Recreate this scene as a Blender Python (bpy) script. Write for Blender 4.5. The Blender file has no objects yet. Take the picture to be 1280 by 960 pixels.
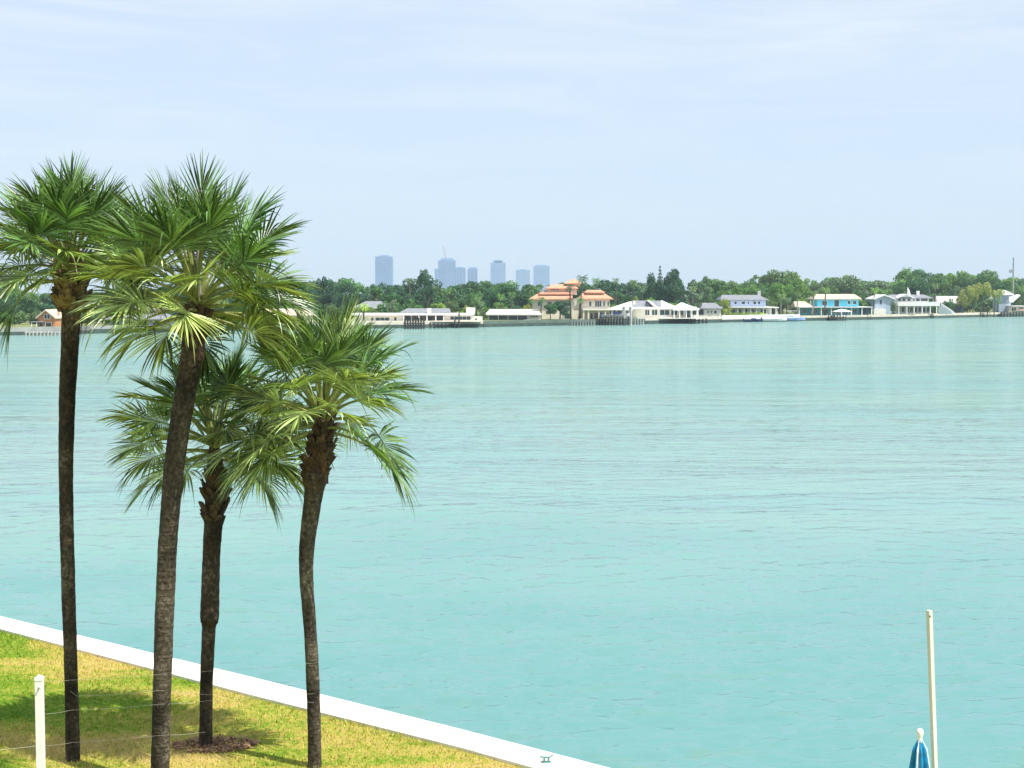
import bpy, bmesh, math, random
import numpy as np
from mathutils import Vector, Matrix
random.seed(7)
R = math.radians
S = bpy.context.scene
COL = S.collection

# ---------------------------------------------------------------- camera, sky, sun, exposure
F = 1850.0                      # focal length in photo pixels (1280 wide)
HY = 367.0                      # horizon row
CAMZ = 7.5
PITCH = math.atan((480 - HY) / F)
cam_d = bpy.data.cameras.new('camera'); cam = bpy.data.objects.new('camera', cam_d); COL.objects.link(cam)
cam_d.sensor_width = 36; cam_d.lens = 36 * F / 1280; cam_d.clip_start = 0.1; cam_d.clip_end = 20000
cam.location = (0, 0, CAMZ); cam.rotation_euler = (R(90) - PITCH, 0, 0)
S.camera = cam

SUN_EL = R(58); SX, SY = 0.84, -0.54
SUN_ROT = math.atan2(SX, SY)
w = bpy.data.worlds.new('World'); S.world = w; w.use_nodes = True
nt = w.node_tree; nt.nodes.clear()
N = nt.nodes.new; L = nt.links.new
sky = N('ShaderNodeTexSky'); sky.sky_type = 'NISHITA'; sky.sun_disc = False
sky.sun_elevation = SUN_EL; sky.sun_rotation = SUN_ROT
sky.air_density = 1.0; sky.dust_density = 0.6; sky.ozone_density = 3.0
tc = N('ShaderNodeTexCoord'); mp = N('ShaderNodeMapping'); mp.inputs['Scale'].default_value = (1.6, 1.6, 13.0)
mp.inputs['Rotation'].default_value = (0, R(4), 0)
nz = N('ShaderNodeTexNoise'); nz.inputs['Scale'].default_value = 2.2; nz.inputs['Detail'].default_value = 9
nz.inputs['Roughness'].default_value = 0.62; nz.inputs['Distortion'].default_value = 0.7
cr = N('ShaderNodeValToRGB'); cr.color_ramp.elements[0].position = 0.42; cr.color_ramp.elements[1].position = 0.72
sep = N('ShaderNodeSeparateXYZ')
mr = N('ShaderNodeMapRange'); mr.inputs[1].default_value = 0.02; mr.inputs[2].default_value = 0.17
mul = N('ShaderNodeMath'); mul.operation = 'MULTIPLY'
mul2 = N('ShaderNodeMath'); mul2.operation = 'MULTIPLY'; mul2.inputs[1].default_value = 0.55
tint = N('ShaderNodeMix'); tint.data_type = 'RGBA'; tint.blend_type = 'MULTIPLY'; tint.inputs[0].default_value = 1.0
tint.inputs[7].default_value = (0.80, 0.94, 1.14, 1)
flat = N('ShaderNodeMix'); flat.data_type = 'RGBA'; flat.inputs[0].default_value = 0.8
flat.inputs[7].default_value = (4.95, 5.7, 6.6, 1)          # high thin veil that evens out the summer sky
cl = N('ShaderNodeMix'); cl.data_type = 'RGBA'; cl.inputs[7].default_value = (6.7, 6.9, 7.1, 1)
bg = N('ShaderNodeBackground'); bg.inputs[1].default_value = 0.10
out = N('ShaderNodeOutputWorld')
L(tc.outputs['Generated'], mp.inputs[0]); L(mp.outputs[0], nz.inputs[0]); L(nz.outputs[0], cr.inputs[0])
L(tc.outputs['Generated'], sep.inputs[0]); L(sep.outputs[2], mr.inputs[0])
L(cr.outputs[0], mul.inputs[0]); L(mr.outputs[0], mul.inputs[1]); L(mul.outputs[0], mul2.inputs[0])
L(sky.outputs[0], tint.inputs[6]); L(tint.outputs[2], flat.inputs[6]); L(flat.outputs[2], cl.inputs[6])
L(mul2.outputs[0], cl.inputs[0]); L(cl.outputs[2], bg.inputs[0]); L(bg.outputs[0], out.inputs[0])

sd = bpy.data.lights.new('sun', 'SUN'); sun = bpy.data.objects.new('sun', sd); COL.objects.link(sun)
sd.energy = 4.6; sd.angle = R(0.5); sd.color = (1.0, 0.955, 0.88)
sv = Vector((SX * math.cos(SUN_EL), SY * math.cos(SUN_EL), math.sin(SUN_EL)))
sun.rotation_euler = sv.to_track_quat('Z', 'Y').to_euler()
vs = S.view_settings; vs.view_transform = 'Standard'; vs.look = 'None'; vs.gamma = 1; vs.exposure = 0.6
S.display_settings.display_device = 'sRGB'
try:
    S.cycles.use_denoising = True; S.cycles.max_bounces = 6; S.cycles.transparent_max_bounces = 6
    S.cycles.volume_bounces = 0; S.cycles.sample_clamp_indirect = 6; S.cycles.sample_clamp_direct = 5
    S.cycles.caustics_reflective = False; S.cycles.caustics_refractive = False
except Exception: pass

# ---------------------------------------------------------------- unprojection
cp, sp_ = math.cos(PITCH), math.sin(PITCH)
def ray(px, py):
    x = (px - 640) / F; u = (480 - py) / F
    return x, cp + sp_ * u, -sp_ + cp * u
def on_z(px, py, z):
    x, y, v = ray(px, py); t = (z - CAMZ) / v
    return Vector((x * t, y * t, z))
def on_y(px, py, Y):
    x, y, v = ray(px, py); t = Y / y
    return Vector((x * t, Y, CAMZ + v * t))
def interp(x, tab):
    return float(np.interp(x, [a for a, b in tab], [b for a, b in tab]))
SHORE = [(-500, 424), (-200, 422), (0, 419.5), (75, 418), (200, 415.2), (330, 413), (440, 411), (600, 409), (700, 407), (800, 405.3),
         (900, 403.2), (980, 401.6), (1060, 400.2), (1140, 398.6), (1200, 397), (1280, 395.4), (1400, 394), (1700, 393)]
def shoreY(px): return on_z(px, interp(px, SHORE), 0).y
GZ = 1.3      # far land
LZ = 1.0      # near lawn

# ---------------------------------------------------------------- materials
def newmat(name):
    m = bpy.data.materials.new(name); m.use_nodes = True
    b = m.node_tree.nodes['Principled BSDF']; return m, m.node_tree, b
def mat(name, col, rough=0.6, var=0.15, scale=3.0, spec=0.3, bump=0.0, bscale=20, stretch=None, metal=0, col2=None, randomize=0.0):
    m, t, b = newmat(name)
    b.inputs['Roughness'].default_value = rough; b.inputs['Specular IOR Level'].default_value = spec
    b.inputs['Metallic'].default_value = metal
    g = t.nodes.new('ShaderNodeTexCoord'); mpn = t.nodes.new('ShaderNodeMapping')
    if stretch: mpn.inputs['Scale'].default_value = stretch
    t.links.new(g.outputs['Object'], mpn.inputs[0])
    n = t.nodes.new('ShaderNodeTexNoise'); n.inputs['Scale'].default_value = scale; n.inputs['Detail'].default_value = 6
    n.inputs['Roughness'].default_value = 0.65
    t.links.new(mpn.outputs[0], n.inputs[0])
    r = t.nodes.new('ShaderNodeValToRGB')
    c2 = col2 or tuple(min(1, c * (1 + var)) for c in col)
    c1 = tuple(c * (1 - var) for c in col) if not col2 else col
    r.color_ramp.elements[0].color = (*c1, 1); r.color_ramp.elements[1].color = (*c2, 1)
    r.color_ramp.elements[0].position = 0.35; r.color_ramp.elements[1].position = 0.65
    t.links.new(n.outputs[0], r.inputs[0]); last = r.outputs[0]
    if randomize:
        oi = t.nodes.new('ShaderNodeObjectInfo'); h = t.nodes.new('ShaderNodeHueSaturation')
        m1 = t.nodes.new('ShaderNodeMapRange'); m1.inputs[3].default_value = 0.5 - 0.012 * randomize; m1.inputs[4].default_value = 0.5 + 0.04 * randomize
        m2 = t.nodes.new('ShaderNodeMapRange'); m2.inputs[3].default_value = 1 - 0.35 * randomize; m2.inputs[4].default_value = 1 + 0.35 * randomize
        t.links.new(oi.outputs['Random'], m1.inputs[0]); 
        fr = t.nodes.new('ShaderNodeMath'); fr.operation = 'FRACT'; mu = t.nodes.new('ShaderNodeMath'); mu.operation = 'MULTIPLY'; mu.inputs[1].default_value = 7.31
        t.links.new(oi.outputs['Random'], mu.inputs[0]); t.links.new(mu.outputs[0], fr.inputs[0]); t.links.new(fr.outputs[0], m2.inputs[0])
        t.links.new(m1.outputs[0], h.inputs['Hue']); t.links.new(m2.outputs[0], h.inputs['Value']); t.links.new(last, h.inputs['Color']); last = h.outputs[0]
    t.links.new(last, b.inputs['Base Color'])
    if bump:
        bn = t.nodes.new('ShaderNodeTexNoise'); bn.inputs['Scale'].default_value = bscale; bn.inputs['Detail'].default_value = 8
        t.links.new(mpn.outputs[0], bn.inputs[0]); bp = t.nodes.new('ShaderNodeBump'); bp.inputs['Strength'].default_value = bump
        bp.inputs['Distance'].default_value = 0.05
        t.links.new(bn.outputs[0], bp.inputs['Height']); t.links.new(bp.outputs[0], b.inputs['Normal'])
    return m
def leafmat(name, col, trans=0.3, rough=0.42, rnd=1.0, spec=0.5, var=0.3, tcol=None, scale=1.2, island=0):
    m = mat(name, col, rough=rough, spec=spec, var=var, scale=scale, randomize=rnd)
    t = m.node_tree; b = t.nodes['Principled BSDF']; o = t.nodes['Material Output']
    src = b.inputs['Base Color'].links[0].from_socket
    if island:
        gg = t.nodes.new('ShaderNodeNewGeometry'); q1 = t.nodes.new('ShaderNodeMapRange'); q1.inputs[3].default_value = 0.22; q1.inputs[4].default_value = 2.4  # wide brightness spread per leaf segment paints in highlights and dark gaps
        hh = t.nodes.new('ShaderNodeHueSaturation'); t.links.new(gg.outputs['Random Per Island'], q1.inputs[0]); t.links.new(q1.outputs[0], hh.inputs['Value'])
        q2 = t.nodes.new('ShaderNodeMapRange'); q2.inputs[3].default_value = 1.1; q2.inputs[4].default_value = 0.78
        t.links.new(gg.outputs['Random Per Island'], q2.inputs[0]); t.links.new(q2.outputs[0], hh.inputs['Saturation'])
        t.links.new(src, hh.inputs['Color']); src = hh.outputs[0]; t.links.new(src, b.inputs['Base Color'])
    tr = t.nodes.new('ShaderNodeBsdfTranslucent'); mx = t.nodes.new('ShaderNodeMixShader'); mx.inputs[0].default_value = trans
    tm = t.nodes.new('ShaderNodeMix'); tm.data_type = 'RGBA'; tm.blend_type = 'MULTIPLY'; tm.inputs[0].default_value = 1
    tm.inputs[7].default_value = (*(tcol or (1.6, 1.7, 0.7)), 1)
    t.links.new(src, tm.inputs[6]); t.links.new(tm.outputs[2], tr.inputs[0])
    t.links.new(b.outputs[0], mx.inputs[1]); t.links.new(tr.outputs[0], mx.inputs[2]); t.links.new(mx.outputs[0], o.inputs[0])
    return m
M = {}
M['white'] = mat('white_paint', (0.80, 0.79, 0.76), 0.5, 0.06, 0.8)
M['cream'] = mat('cream_stucco', (0.74, 0.66, 0.54), 0.8, 0.08, 0.7)
M['warm_white'] = mat('warm_white_stucco', (0.80, 0.77, 0.68), 0.8, 0.06, 0.7)
M['blue_wall'] = mat('pale_blue_siding', (0.50, 0.58, 0.80), 0.7, 0.06, 0.7)
M['turq'] = mat('turquoise_stucco', (0.12, 0.56, 0.72), 0.7, 0.08, 0.8)
M['grey_wall'] = mat('grey_siding', (0.36, 0.44, 0.54), 0.7, 0.08, 0.8)
M['orange_wall'] = mat('terracotta_siding', (0.52, 0.24, 0.11), 0.7, 0.12, 0.8)
M['pink_wall'] = mat('pink_stucco', (0.66, 0.40, 0.32), 0.7, 0.1, 0.8)
M['orange_roof'] = mat('clay_roof_tiles', (0.62, 0.31, 0.19), 0.8, 0.25, 1.2, bump=0.4, bscale=6)
M['grey_roof'] = mat('grey_shingles', (0.22, 0.23, 0.25), 0.85, 0.2, 1.5)
M['pale_roof'] = mat('pale_roof_tiles', (0.55, 0.52, 0.50), 0.8, 0.12, 1.5)
M['tan_roof'] = mat('tan_roof_tiles', (0.55, 0.46, 0.35), 0.8, 0.2, 1.2)
M['white_roof'] = mat('white_membrane_roof', (0.80, 0.80, 0.79), 0.6, 0.04, 1.0)
M['glass'] = mat('dark_window_glass', (0.02, 0.055, 0.06), 0.12, 0.4, 0.9, spec=0.6)
M['deckwood'] = mat('weathered_dock_wood', (0.16, 0.14, 0.12), 0.9, 0.35, 3)
M['pile'] = mat('wet_dark_piling', (0.035, 0.04, 0.035), 0.7, 0.4, 3)
M['palewood'] = mat('pale_dock_wood', (0.48, 0.47, 0.44), 0.9, 0.2, 3)
M['navy'] = mat('navy_canvas', (0.02, 0.04, 0.12), 0.7, 0.2, 2)
M['hullblue'] = mat('pale_blue_hull', (0.36, 0.47, 0.80), 0.3, 0.08, 2)
M['hullwhite'] = mat('white_gelcoat', (0.80, 0.80, 0.80), 0.2, 0.03, 2, spec=0.5)
M['metal'] = mat('galvanised_metal', (0.35, 0.36, 0.37), 0.45, 0.1, 5, metal=0.6)
M['towerblue'] = mat('haze_tinted_glass_facade', (0.07, 0.18, 0.42), 0.4, 0.2, 0.02, spec=0.5)  # blue of the distance haze is put into both tower colours
M['towerpale'] = mat('haze_tinted_tower_concrete', (0.22, 0.36, 0.60), 0.7, 0.1, 0.02)
M['bark'] = mat('far_tree_bark', (0.10, 0.085, 0.07), 0.9, 0.3, 2)
M['palebark'] = mat('pale_palm_bark', (0.30, 0.27, 0.23), 0.9, 0.2, 2)

def tag(o, label=None, cat=None, group=None, kind=None):
    if label: o['label'] = label
    if cat: o['category'] = cat
    if group: o['group'] = group
    if kind: o['kind'] = kind
    return o
def empty(name, loc, label, cat, group=None, rz=0):
    o = bpy.data.objects.new(name, None); COL.objects.link(o); o.location = loc; o.rotation_euler.z = rz
    o.empty_display_size = 0.3
    return tag(o, label, cat, group)

class MB:
    def __init__(s): s.v = []; s.f = []
    def add(s, vs_, fs_):
        k = len(s.v); s.v += [tuple(p) for p in vs_]; s.f += [tuple(i + k for i in f) for f in fs_]; return s
    def box(s, x0, x1, y0, y1, z0, z1):
        return s.add([(x0, y0, z0), (x1, y0, z0), (x1, y1, z0), (x0, y1, z0), (x0, y0, z1), (x1, y0, z1), (x1, y1, z1), (x0, y1, z1)],
                     [(0, 3, 2, 1), (4, 5, 6, 7), (0, 1, 5, 4), (1, 2, 6, 5), (2, 3, 7, 6), (3, 0, 4, 7)])
    def tube(s, pts, rad, n=10, cap=True, wob=None):
        pts = [Vector(p) for p in pts]; k = len(s.v); m = len(pts)
        for i, p in enumerate(pts):
            d = (pts[min(i + 1, m - 1)] - pts[max(i - 1, 0)]).normalized()
            a = d.orthogonal().normalized() if abs(d.z) < 0.9 else (Vector((1, 0, 0)) - d * d.x).normalized()
            b = d.cross(a); r = rad[i] if hasattr(rad, '__len__') else rad
            for j in range(n):
                t = 2 * math.pi * j / n; rr = r * (wob(i, j) if wob else 1)
                s.v.append(tuple(p + a * (math.cos(t) * rr) + b * (math.sin(t) * rr)))
        for i in range(m - 1):
            for j in range(n):
                q = (j + 1) % n
                s.f.append((k + i * n + j, k + i * n + q, k + (i + 1) * n + q, k + (i + 1) * n + j))
        if cap:
            s.f.append(tuple(k + j for j in range(n))[::-1]); s.f.append(tuple(k + (m - 1) * n + j for j in range(n)))
        return s
    def hip(s, x0, x1, y0, y1, z0, z1, rx0, rx1, ry=None, th=0.18):
        ry = (y0 + y1) / 2 if ry is None else ry
        return s.add([(x0, y0, z0), (x1, y0, z0), (x1, y1, z0), (x0, y1, z0), (rx0, ry, z1), (rx1, ry, z1),
                      (x0, y0, z0 - th), (x1, y0, z0 - th), (x1, y1, z0 - th), (x0, y1, z0 - th)],
                     [(0, 1, 5, 4), (2, 3, 4, 5), (1, 2, 5), (3, 0, 4), (6, 7, 1, 0), (7, 8, 2, 1), (8, 9, 3, 2), (9, 6, 0, 3), (9, 8, 7, 6)])
    def gable_front(s, x0, x1, y0, y1, z0, z1, th=0.2, xm=None):   # ridge along Y, gable faces the water
        xm = (x0 + x1) / 2 if xm is None else xm
        vs_ = []
        for y in (y0, y1): vs_ += [(x0, y, z0), (xm, y, z1), (x1, y, z0), (x0, y, z0 - th), (xm, y, z1 - th), (x1, y, z0 - th)]
        return s.add(vs_, [(0, 1, 7, 6), (1, 2, 8, 7), (3, 9, 10, 4), (4, 10, 11, 5), (0, 3, 4, 1), (1, 4, 5, 2), (6, 7, 10, 9), (7, 8, 11, 10), (0, 6, 9, 3), (2, 5, 11, 8)])
    def tri_front(s, x0, x1, y0, y1, z0, z1, xm=None):
        xm = (x0 + x1) / 2 if xm is None else xm
        return s.add([(x0, y0, z0), (x1, y0, z0), (xm, y0, z1), (x0, y1, z0), (x1, y1, z0), (xm, y1, z1)],
                     [(0, 1, 2), (5, 4, 3), (0, 3, 4, 1), (1, 4, 5, 2), (2, 5, 3, 0)])
    def build(s, name, m, parent=None, smooth=False, fix=True):
        o_ = Vector(parent.location) if (parent is not None and parent.type == 'EMPTY') else None
        if parent is not None and o_ is None: o_ = Vector(parent['_o']) if '_o' in parent else Vector((0, 0, 0))
        if o_ is None: o_ = Vector((0, 0, 0))
        vv = [(a - o_.x, b - o_.y, c - o_.z) for a, b, c in s.v]
        me = bpy.data.meshes.new(name); me.from_pydata(vv, [], s.f)
        if fix:
            bm = bmesh.new(); bm.from_mesh(me); bmesh.ops.recalc_face_normals(bm, faces=bm.faces); bm.to_mesh(me); bm.free()
        if smooth: me.polygons.foreach_set('use_smooth', [True] * len(me.polygons))
        me.materials.append(m); o = bpy.data.objects.new(name, me); COL.objects.link(o)
        if parent is not None: o.parent = parent
        ORIG[o] = o_
        return o
ORIG = {}
_b = MB.build
def build(s, name, m, parent=None, smooth=False, fix=True):
    if parent is not None and parent.type == 'MESH':
        o_ = ORIG[parent]
        e = type('E', (), {})
        vv = s.v; s.v = [(a - o_.x, b - o_.y, c - o_.z) for a, b, c in vv]
        o = _b(s, name, m, None, smooth, fix); s.v = vv; o.parent = parent; ORIG[o] = o_
        return o
    return _b(s, name, m, parent, smooth, fix)
MB.build = build

def np_mesh(name, verts, faces, m, smooth=False, parent=None):
    me = bpy.data.meshes.new(name); k = faces.shape[1]
    me.vertices.add(len(verts)); me.vertices.foreach_set('co', np.ascontiguousarray(verts, dtype=np.float32).ravel())
    me.loops.add(faces.size); me.loops.foreach_set('vertex_index', faces.astype(np.int32).ravel())
    me.polygons.add(len(faces)); me.polygons.foreach_set('loop_start', np.arange(0, faces.size, k, dtype=np.int32))
    me.update(calc_edges=True); me.validate()
    if smooth: me.polygons.foreach_set('use_smooth', np.ones(len(me.polygons), dtype=bool))
    me.materials.append(m)
    o = bpy.data.objects.new(name, me); COL.objects.link(o)
    if parent: o.parent = parent
    return o

# ---------------------------------------------------------------- WATER (real wave mesh + fine bump)
def make_water():
    rng = np.random.default_rng(3)
    ang = np.concatenate([np.linspace(-75, -22, 24), np.linspace(-21.6, 21.6, 950), np.linspace(22, 75, 24)]) * math.pi / 180
    rs = [6.0]
    while rs[-1] < 18: rs.append(rs[-1] + 0.5)
    while rs[-1] < 900: rs.append(rs[-1] + max(0.025, rs[-1] ** 2 * 6.5e-5))
    rs += [1200, 2000, 3500, 4900]
    rs = np.array(rs)
    A, Rr = np.meshgrid(ang, rs)
    X = np.sin(A) * Rr; Y = np.cos(A) * Rr
    dr = np.gradient(rs)[:, None]
    Z = np.zeros_like(X)
    # slow warps so that the wave trains are not endless straight lines
    wx = 0.9 * np.sin(X * 0.23 + 1.3 * np.sin(Y * 0.11)) ; wy = 0.9 * np.sin(Y * 0.19 + 1.7 * np.sin(X * 0.13 + 1))
    gust = 0.75 + 0.35 * np.sin(X * 0.071 + 2 * np.sin(Y * 0.045)) * np.sin(Y * 0.06 + 1.1 * np.sin(X * 0.09))
    for i in range(100):
        lam = 0.26 * (1.5 / 0.26) ** rng.random()
        th = R(90) + rng.normal(0, R(19)) + R(5)
        k = 2 * math.pi / lam; amp = 0.0062 * lam ** 0.95 * rng.uniform(0.5, 1.2)
        ph = rng.uniform(0, 2 * math.pi)
        att = np.clip((lam / (dr * 2.6)) - 0.4, 0, 1)
        
        arg = k * ((X + wx) * math.cos(th) + (Y + wy) * math.sin(th)) + ph
        Z += amp * att * (np.sin(arg) + 0.22 * np.cos(2 * arg))
    Z *= gust
    edge = np.clip((np.abs(A) * 180 / math.pi - 21) / 2, 0, 1); Z *= (1 - edge)
    n, m_ = X.shape
    idx = np.arange(n * m_).reshape(n, m_)
    fc = np.stack([idx[:-1, :-1], idx[:-1, 1:], idx[1:, 1:], idx[1:, :-1]], -1).reshape(-1, 4)
    m, t, b = newmat('bay_water')
    g = t.nodes.new('ShaderNodeNewGeometry')
    def noise(scale, sc=(1, 1, 1), det=4, rot=0, dist=0.0, rough=0.5):
        mp_ = t.nodes.new('ShaderNodeMapping'); mp_.inputs['Scale'].default_value = sc; mp_.inputs['Rotation'].default_value = (0, 0, rot)
        n_ = t.nodes.new('ShaderNodeTexNoise'); n_.inputs['Scale'].default_value = scale; n_.inputs['Detail'].default_value = det
        n_.inputs['Distortion'].default_value = dist; n_.inputs['Roughness'].default_value = rough
        t.links.new(g.outputs['Position'], mp_.inputs[0]); t.links.new(mp_.outputs[0], n_.inputs[0]); return n_.outputs[0]
    big = noise(0.02, (1, 2.2, 1), 4, 0.1, 0.5)
    r1 = t.nodes.new('ShaderNodeValToRGB'); e = r1.color_ramp.elements
    e[0].position = 0.38; e[0].color = (*WATER_A, 1); e[1].position = 0.62; e[1].color = (*WATER_B, 1)
    t.links.new(big, r1.inputs[0])
    small = noise(0.9, (0.55, 1.5, 1), 5, 0.05, 1.2)                  # pale weedy / sandy bottom patches close to the wall
    r2 = t.nodes.new('ShaderNodeValToRGB'); r2.color_ramp.elements[0].position = 0.57; r2.color_ramp.elements[1].position = 0.72
    t.links.new(small, r2.inputs[0])
    sx = t.nodes.new('ShaderNodeSeparateXYZ'); t.links.new(g.outputs['Position'], sx.inputs[0])
    near = t.nodes.new('ShaderNodeMapRange'); near.inputs[1].default_value = 55; near.inputs[2].default_value = 22; near.inputs[3].default_value = 0; near.inputs[4].default_value = 0.28
    t.links.new(sx.outputs[1], near.inputs[0])
    mm = t.nodes.new('ShaderNodeMath'); mm.operation = 'MULTIPLY'; t.links.new(r2.outputs[0], mm.inputs[0]); t.links.new(near.outputs[0], mm.inputs[1])
    mx = t.nodes.new('ShaderNodeMix'); mx.data_type = 'RGBA'; mx.inputs[7].default_value = (0.16, 0.26, 0.15, 1)
    # deeper, darker water over the weed beds close to this shore
    dn = t.nodes.new('ShaderNodeMapRange'); dn.interpolation_type = 'SMOOTHSTEP'; dn.inputs[1].default_value = 60; dn.inputs[2].default_value = 24; dn.inputs[3].default_value = 0; dn.inputs[4].default_value = 1
    wob_ = noise(0.06, (1, 2, 1), 3, 0, 0.6); sh_ = t.nodes.new('ShaderNodeMath'); sh_.operation = 'MULTIPLY_ADD'; sh_.inputs[1].default_value = 34; t.links.new(wob_, sh_.inputs[0])
    off_ = t.nodes.new('ShaderNodeMath'); off_.operation = 'SUBTRACT'; off_.inputs[1].default_value = 17; t.links.new(sx.outputs[1], off_.inputs[0]); t.links.new(off_.outputs[0], sh_.inputs[2]); t.links.new(sh_.outputs[0], dn.inputs[0])
    dk = t.nodes.new('ShaderNodeMix'); dk.data_type = 'RGBA'; dk.inputs[7].default_value = (0.115, 0.275, 0.268, 1)
    t.links.new(dn.outputs[0], dk.inputs[0]); t.links.new(r1.outputs[0], dk.inputs[6])
    t.links.new(mm.outputs[0], mx.inputs[0]); t.links.new(dk.outputs[2], mx.inputs[6]); t.links.new(mx.outputs[2], b.inputs['Base Color'])
    b.inputs['Roughness'].default_value = 0.08; b.inputs['IOR'].default_value = 1.33; b.inputs['Specular IOR Level'].default_value = 0.5
    f1 = noise(2.6, (0.75, 1.7, 1), 6, 0.12, 0.6, 0.6); f2 = noise(0.5, (0.55, 1.6, 1), 5, -0.1, 0.8, 0.6); f3 = noise(0.11, (0.4, 1.5, 1), 5, 0.2, 0.5, 0.6)
    def mulv(s_, k):
        q = t.nodes.new('ShaderNodeMath'); q.operation = 'MULTIPLY'; q.inputs[1].default_value = k; t.links.new(s_, q.inputs[0]); return q.outputs[0]
    def addv(a, c):
        q = t.nodes.new('ShaderNodeMath'); q.operation = 'ADD'; t.links.new(a, q.inputs[0]); t.links.new(c, q.inputs[1]); return q.outputs[0]
    far = t.nodes.new('ShaderNodeMapRange'); far.inputs[1].default_value = 35; far.inputs[2].default_value = 120; far.inputs[3].default_value = 0.05; far.inputs[4].default_value = 1.0
    t.links.new(sx.outputs[1], far.inputs[0])
    fm = t.nodes.new('ShaderNodeMath'); fm.operation = 'MULTIPLY'; t.links.new(addv(mulv(f2, 0.36), mulv(f3, 2.3)), fm.inputs[0]); t.links.new(far.outputs[0], fm.inputs[1])
    h = addv(mulv(f1, 0.003), fm.outputs[0])
    bp = t.nodes.new('ShaderNodeBump'); bp.inputs['Strength'].default_value = 0.9; bp.inputs['Distance'].default_value = 1.0
    t.links.new(h, bp.inputs['Height']); t.links.new(bp.outputs[0], b.inputs['Normal'])
    # scattered light from inside the turbid water does not follow the ripples; the mirror reflection does
    df = t.nodes.new('ShaderNodeBsdfDiffuse'); upv = t.nodes.new('ShaderNodeCombineXYZ'); upv.inputs[2].default_value = 1
    t.links.new(mx.outputs[2], df.inputs[0]); t.links.new(upv.outputs[0], df.inputs['Normal'])
    gl = t.nodes.new('ShaderNodeBsdfGlossy'); gl.inputs['Roughness'].default_value = 0.09; t.links.new(bp.outputs[0], gl.inputs['Normal'])
    fz = t.nodes.new('ShaderNodeFresnel'); fz.inputs[0].default_value = 1.85; t.links.new(bp.outputs[0], fz.inputs['Normal'])
    ms = t.nodes.new('ShaderNodeMixShader'); t.links.new(fz.outputs[0], ms.inputs[0]); t.links.new(df.outputs[0], ms.inputs[1]); t.links.new(gl.outputs[0], ms.inputs[2])
    t.links.new(ms.outputs[0], t.nodes['Material Output'].inputs[0]); t.nodes.remove(b)
    o = np_mesh('water', np.stack([X, Y, Z], -1).reshape(-1, 3), fc, m, smooth=True)
    tag(o, kind='structure')
WATER_A = (0.175, 0.335, 0.315); WATER_B = (0.210, 0.350, 0.298)
make_water()

# ---------------------------------------------------------------- NEAR LAND: lawn, seawall
OUT = [on_z(px, py, LZ + 0.045) for px, py in ((-260, 712), (0, 770), (320, 847.5), (575, 911), (763, 960), (1000, 1022), (1300, 1104))]
INN = [on_z(px, py, LZ + 0.045) for px, py in ((-260, 728), (0, 786), (320, 870), (575, 934), (665, 959), (900, 1022), (1200, 1106))]
OUT = [(p.x, p.y) for p in OUT]; INN = [(p.x, p.y) for p in INN]
def ext(a, b, k): return (b[0] + (b[0] - a[0]) * k, b[1] + (b[1] - a[1]) * k)
OUT = [ext(OUT[1], OUT[0], 6)] + OUT + [ext(OUT[-2], OUT[-1], 6)]
INN = [ext(INN[1], INN[0], 6)] + INN + [ext(INN[-2], INN[-1], 6)]
OUT[0] = (INN[0][0] + 0.5, INN[0][1] + 0.7); OUT[-1] = (INN[-1][0] + 0.5, INN[-1][1] + 0.7)
INX = [p[0] for p in INN]; INY = [p[1] for p in INN]
def inner_y(x): return np.interp(x, INX, INY)

# lawn material
ml, t, b = newmat('lawn_turf')
g = t.nodes.new('ShaderNodeNewGeometry')
def nn(tree, src, scale, det=5, dist=0.4, sc=(1, 1, 1)):
    mp_ = tree.nodes.new('ShaderNodeMapping'); mp_.inputs['Scale'].default_value = sc
    n_ = tree.nodes.new('ShaderNodeTexNoise'); n_.inputs['Scale'].default_value = scale; n_.inputs['Detail'].default_value = det; n_.inputs['Distortion'].default_value = dist
    tree.links.new(src, mp_.inputs[0]); tree.links.new(mp_.outputs[0], n_.inputs[0]); return n_.outputs[0]
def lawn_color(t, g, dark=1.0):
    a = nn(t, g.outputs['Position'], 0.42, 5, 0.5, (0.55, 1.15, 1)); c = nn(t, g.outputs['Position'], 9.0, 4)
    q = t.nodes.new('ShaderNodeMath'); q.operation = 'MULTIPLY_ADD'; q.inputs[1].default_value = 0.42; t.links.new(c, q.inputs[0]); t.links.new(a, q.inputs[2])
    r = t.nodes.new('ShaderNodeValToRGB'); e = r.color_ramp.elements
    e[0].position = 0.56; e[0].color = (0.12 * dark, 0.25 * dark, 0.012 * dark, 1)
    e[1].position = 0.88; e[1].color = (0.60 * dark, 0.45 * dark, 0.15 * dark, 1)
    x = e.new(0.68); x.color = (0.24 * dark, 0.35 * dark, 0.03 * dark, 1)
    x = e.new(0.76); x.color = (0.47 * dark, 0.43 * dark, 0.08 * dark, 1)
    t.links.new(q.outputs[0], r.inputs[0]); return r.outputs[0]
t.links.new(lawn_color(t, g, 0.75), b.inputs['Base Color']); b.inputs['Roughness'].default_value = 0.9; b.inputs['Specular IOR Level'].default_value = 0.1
bn = nn(t, g.outputs['Position'], 30, 6); bp = t.nodes.new('ShaderNodeBump'); bp.inputs['Strength'].default_value = 0.8; bp.inputs['Distance'].default_value = 0.04
t.links.new(bn, bp.inputs['Height']); t.links.new(bp.outputs[0], b.inputs['Normal'])
mb = MB(); k = len(INN)
# lawn slab: top follows the inner edge of the wall, runs back behind the camera
backs = [(p[0], min(p[1] - 1, -60)) for p in INN]
vs2 = [(p[0], p[1], LZ) for p in INN] + [(p[0], q_[1], LZ) for p, q_ in zip(INN, backs)]
mb.add(vs2, [(i, i + 1, k + i + 1, k + i) for i in range(k - 1)])
lawn = mb.build('lawn', ml, fix=True); tag(lawn, kind='structure')
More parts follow.
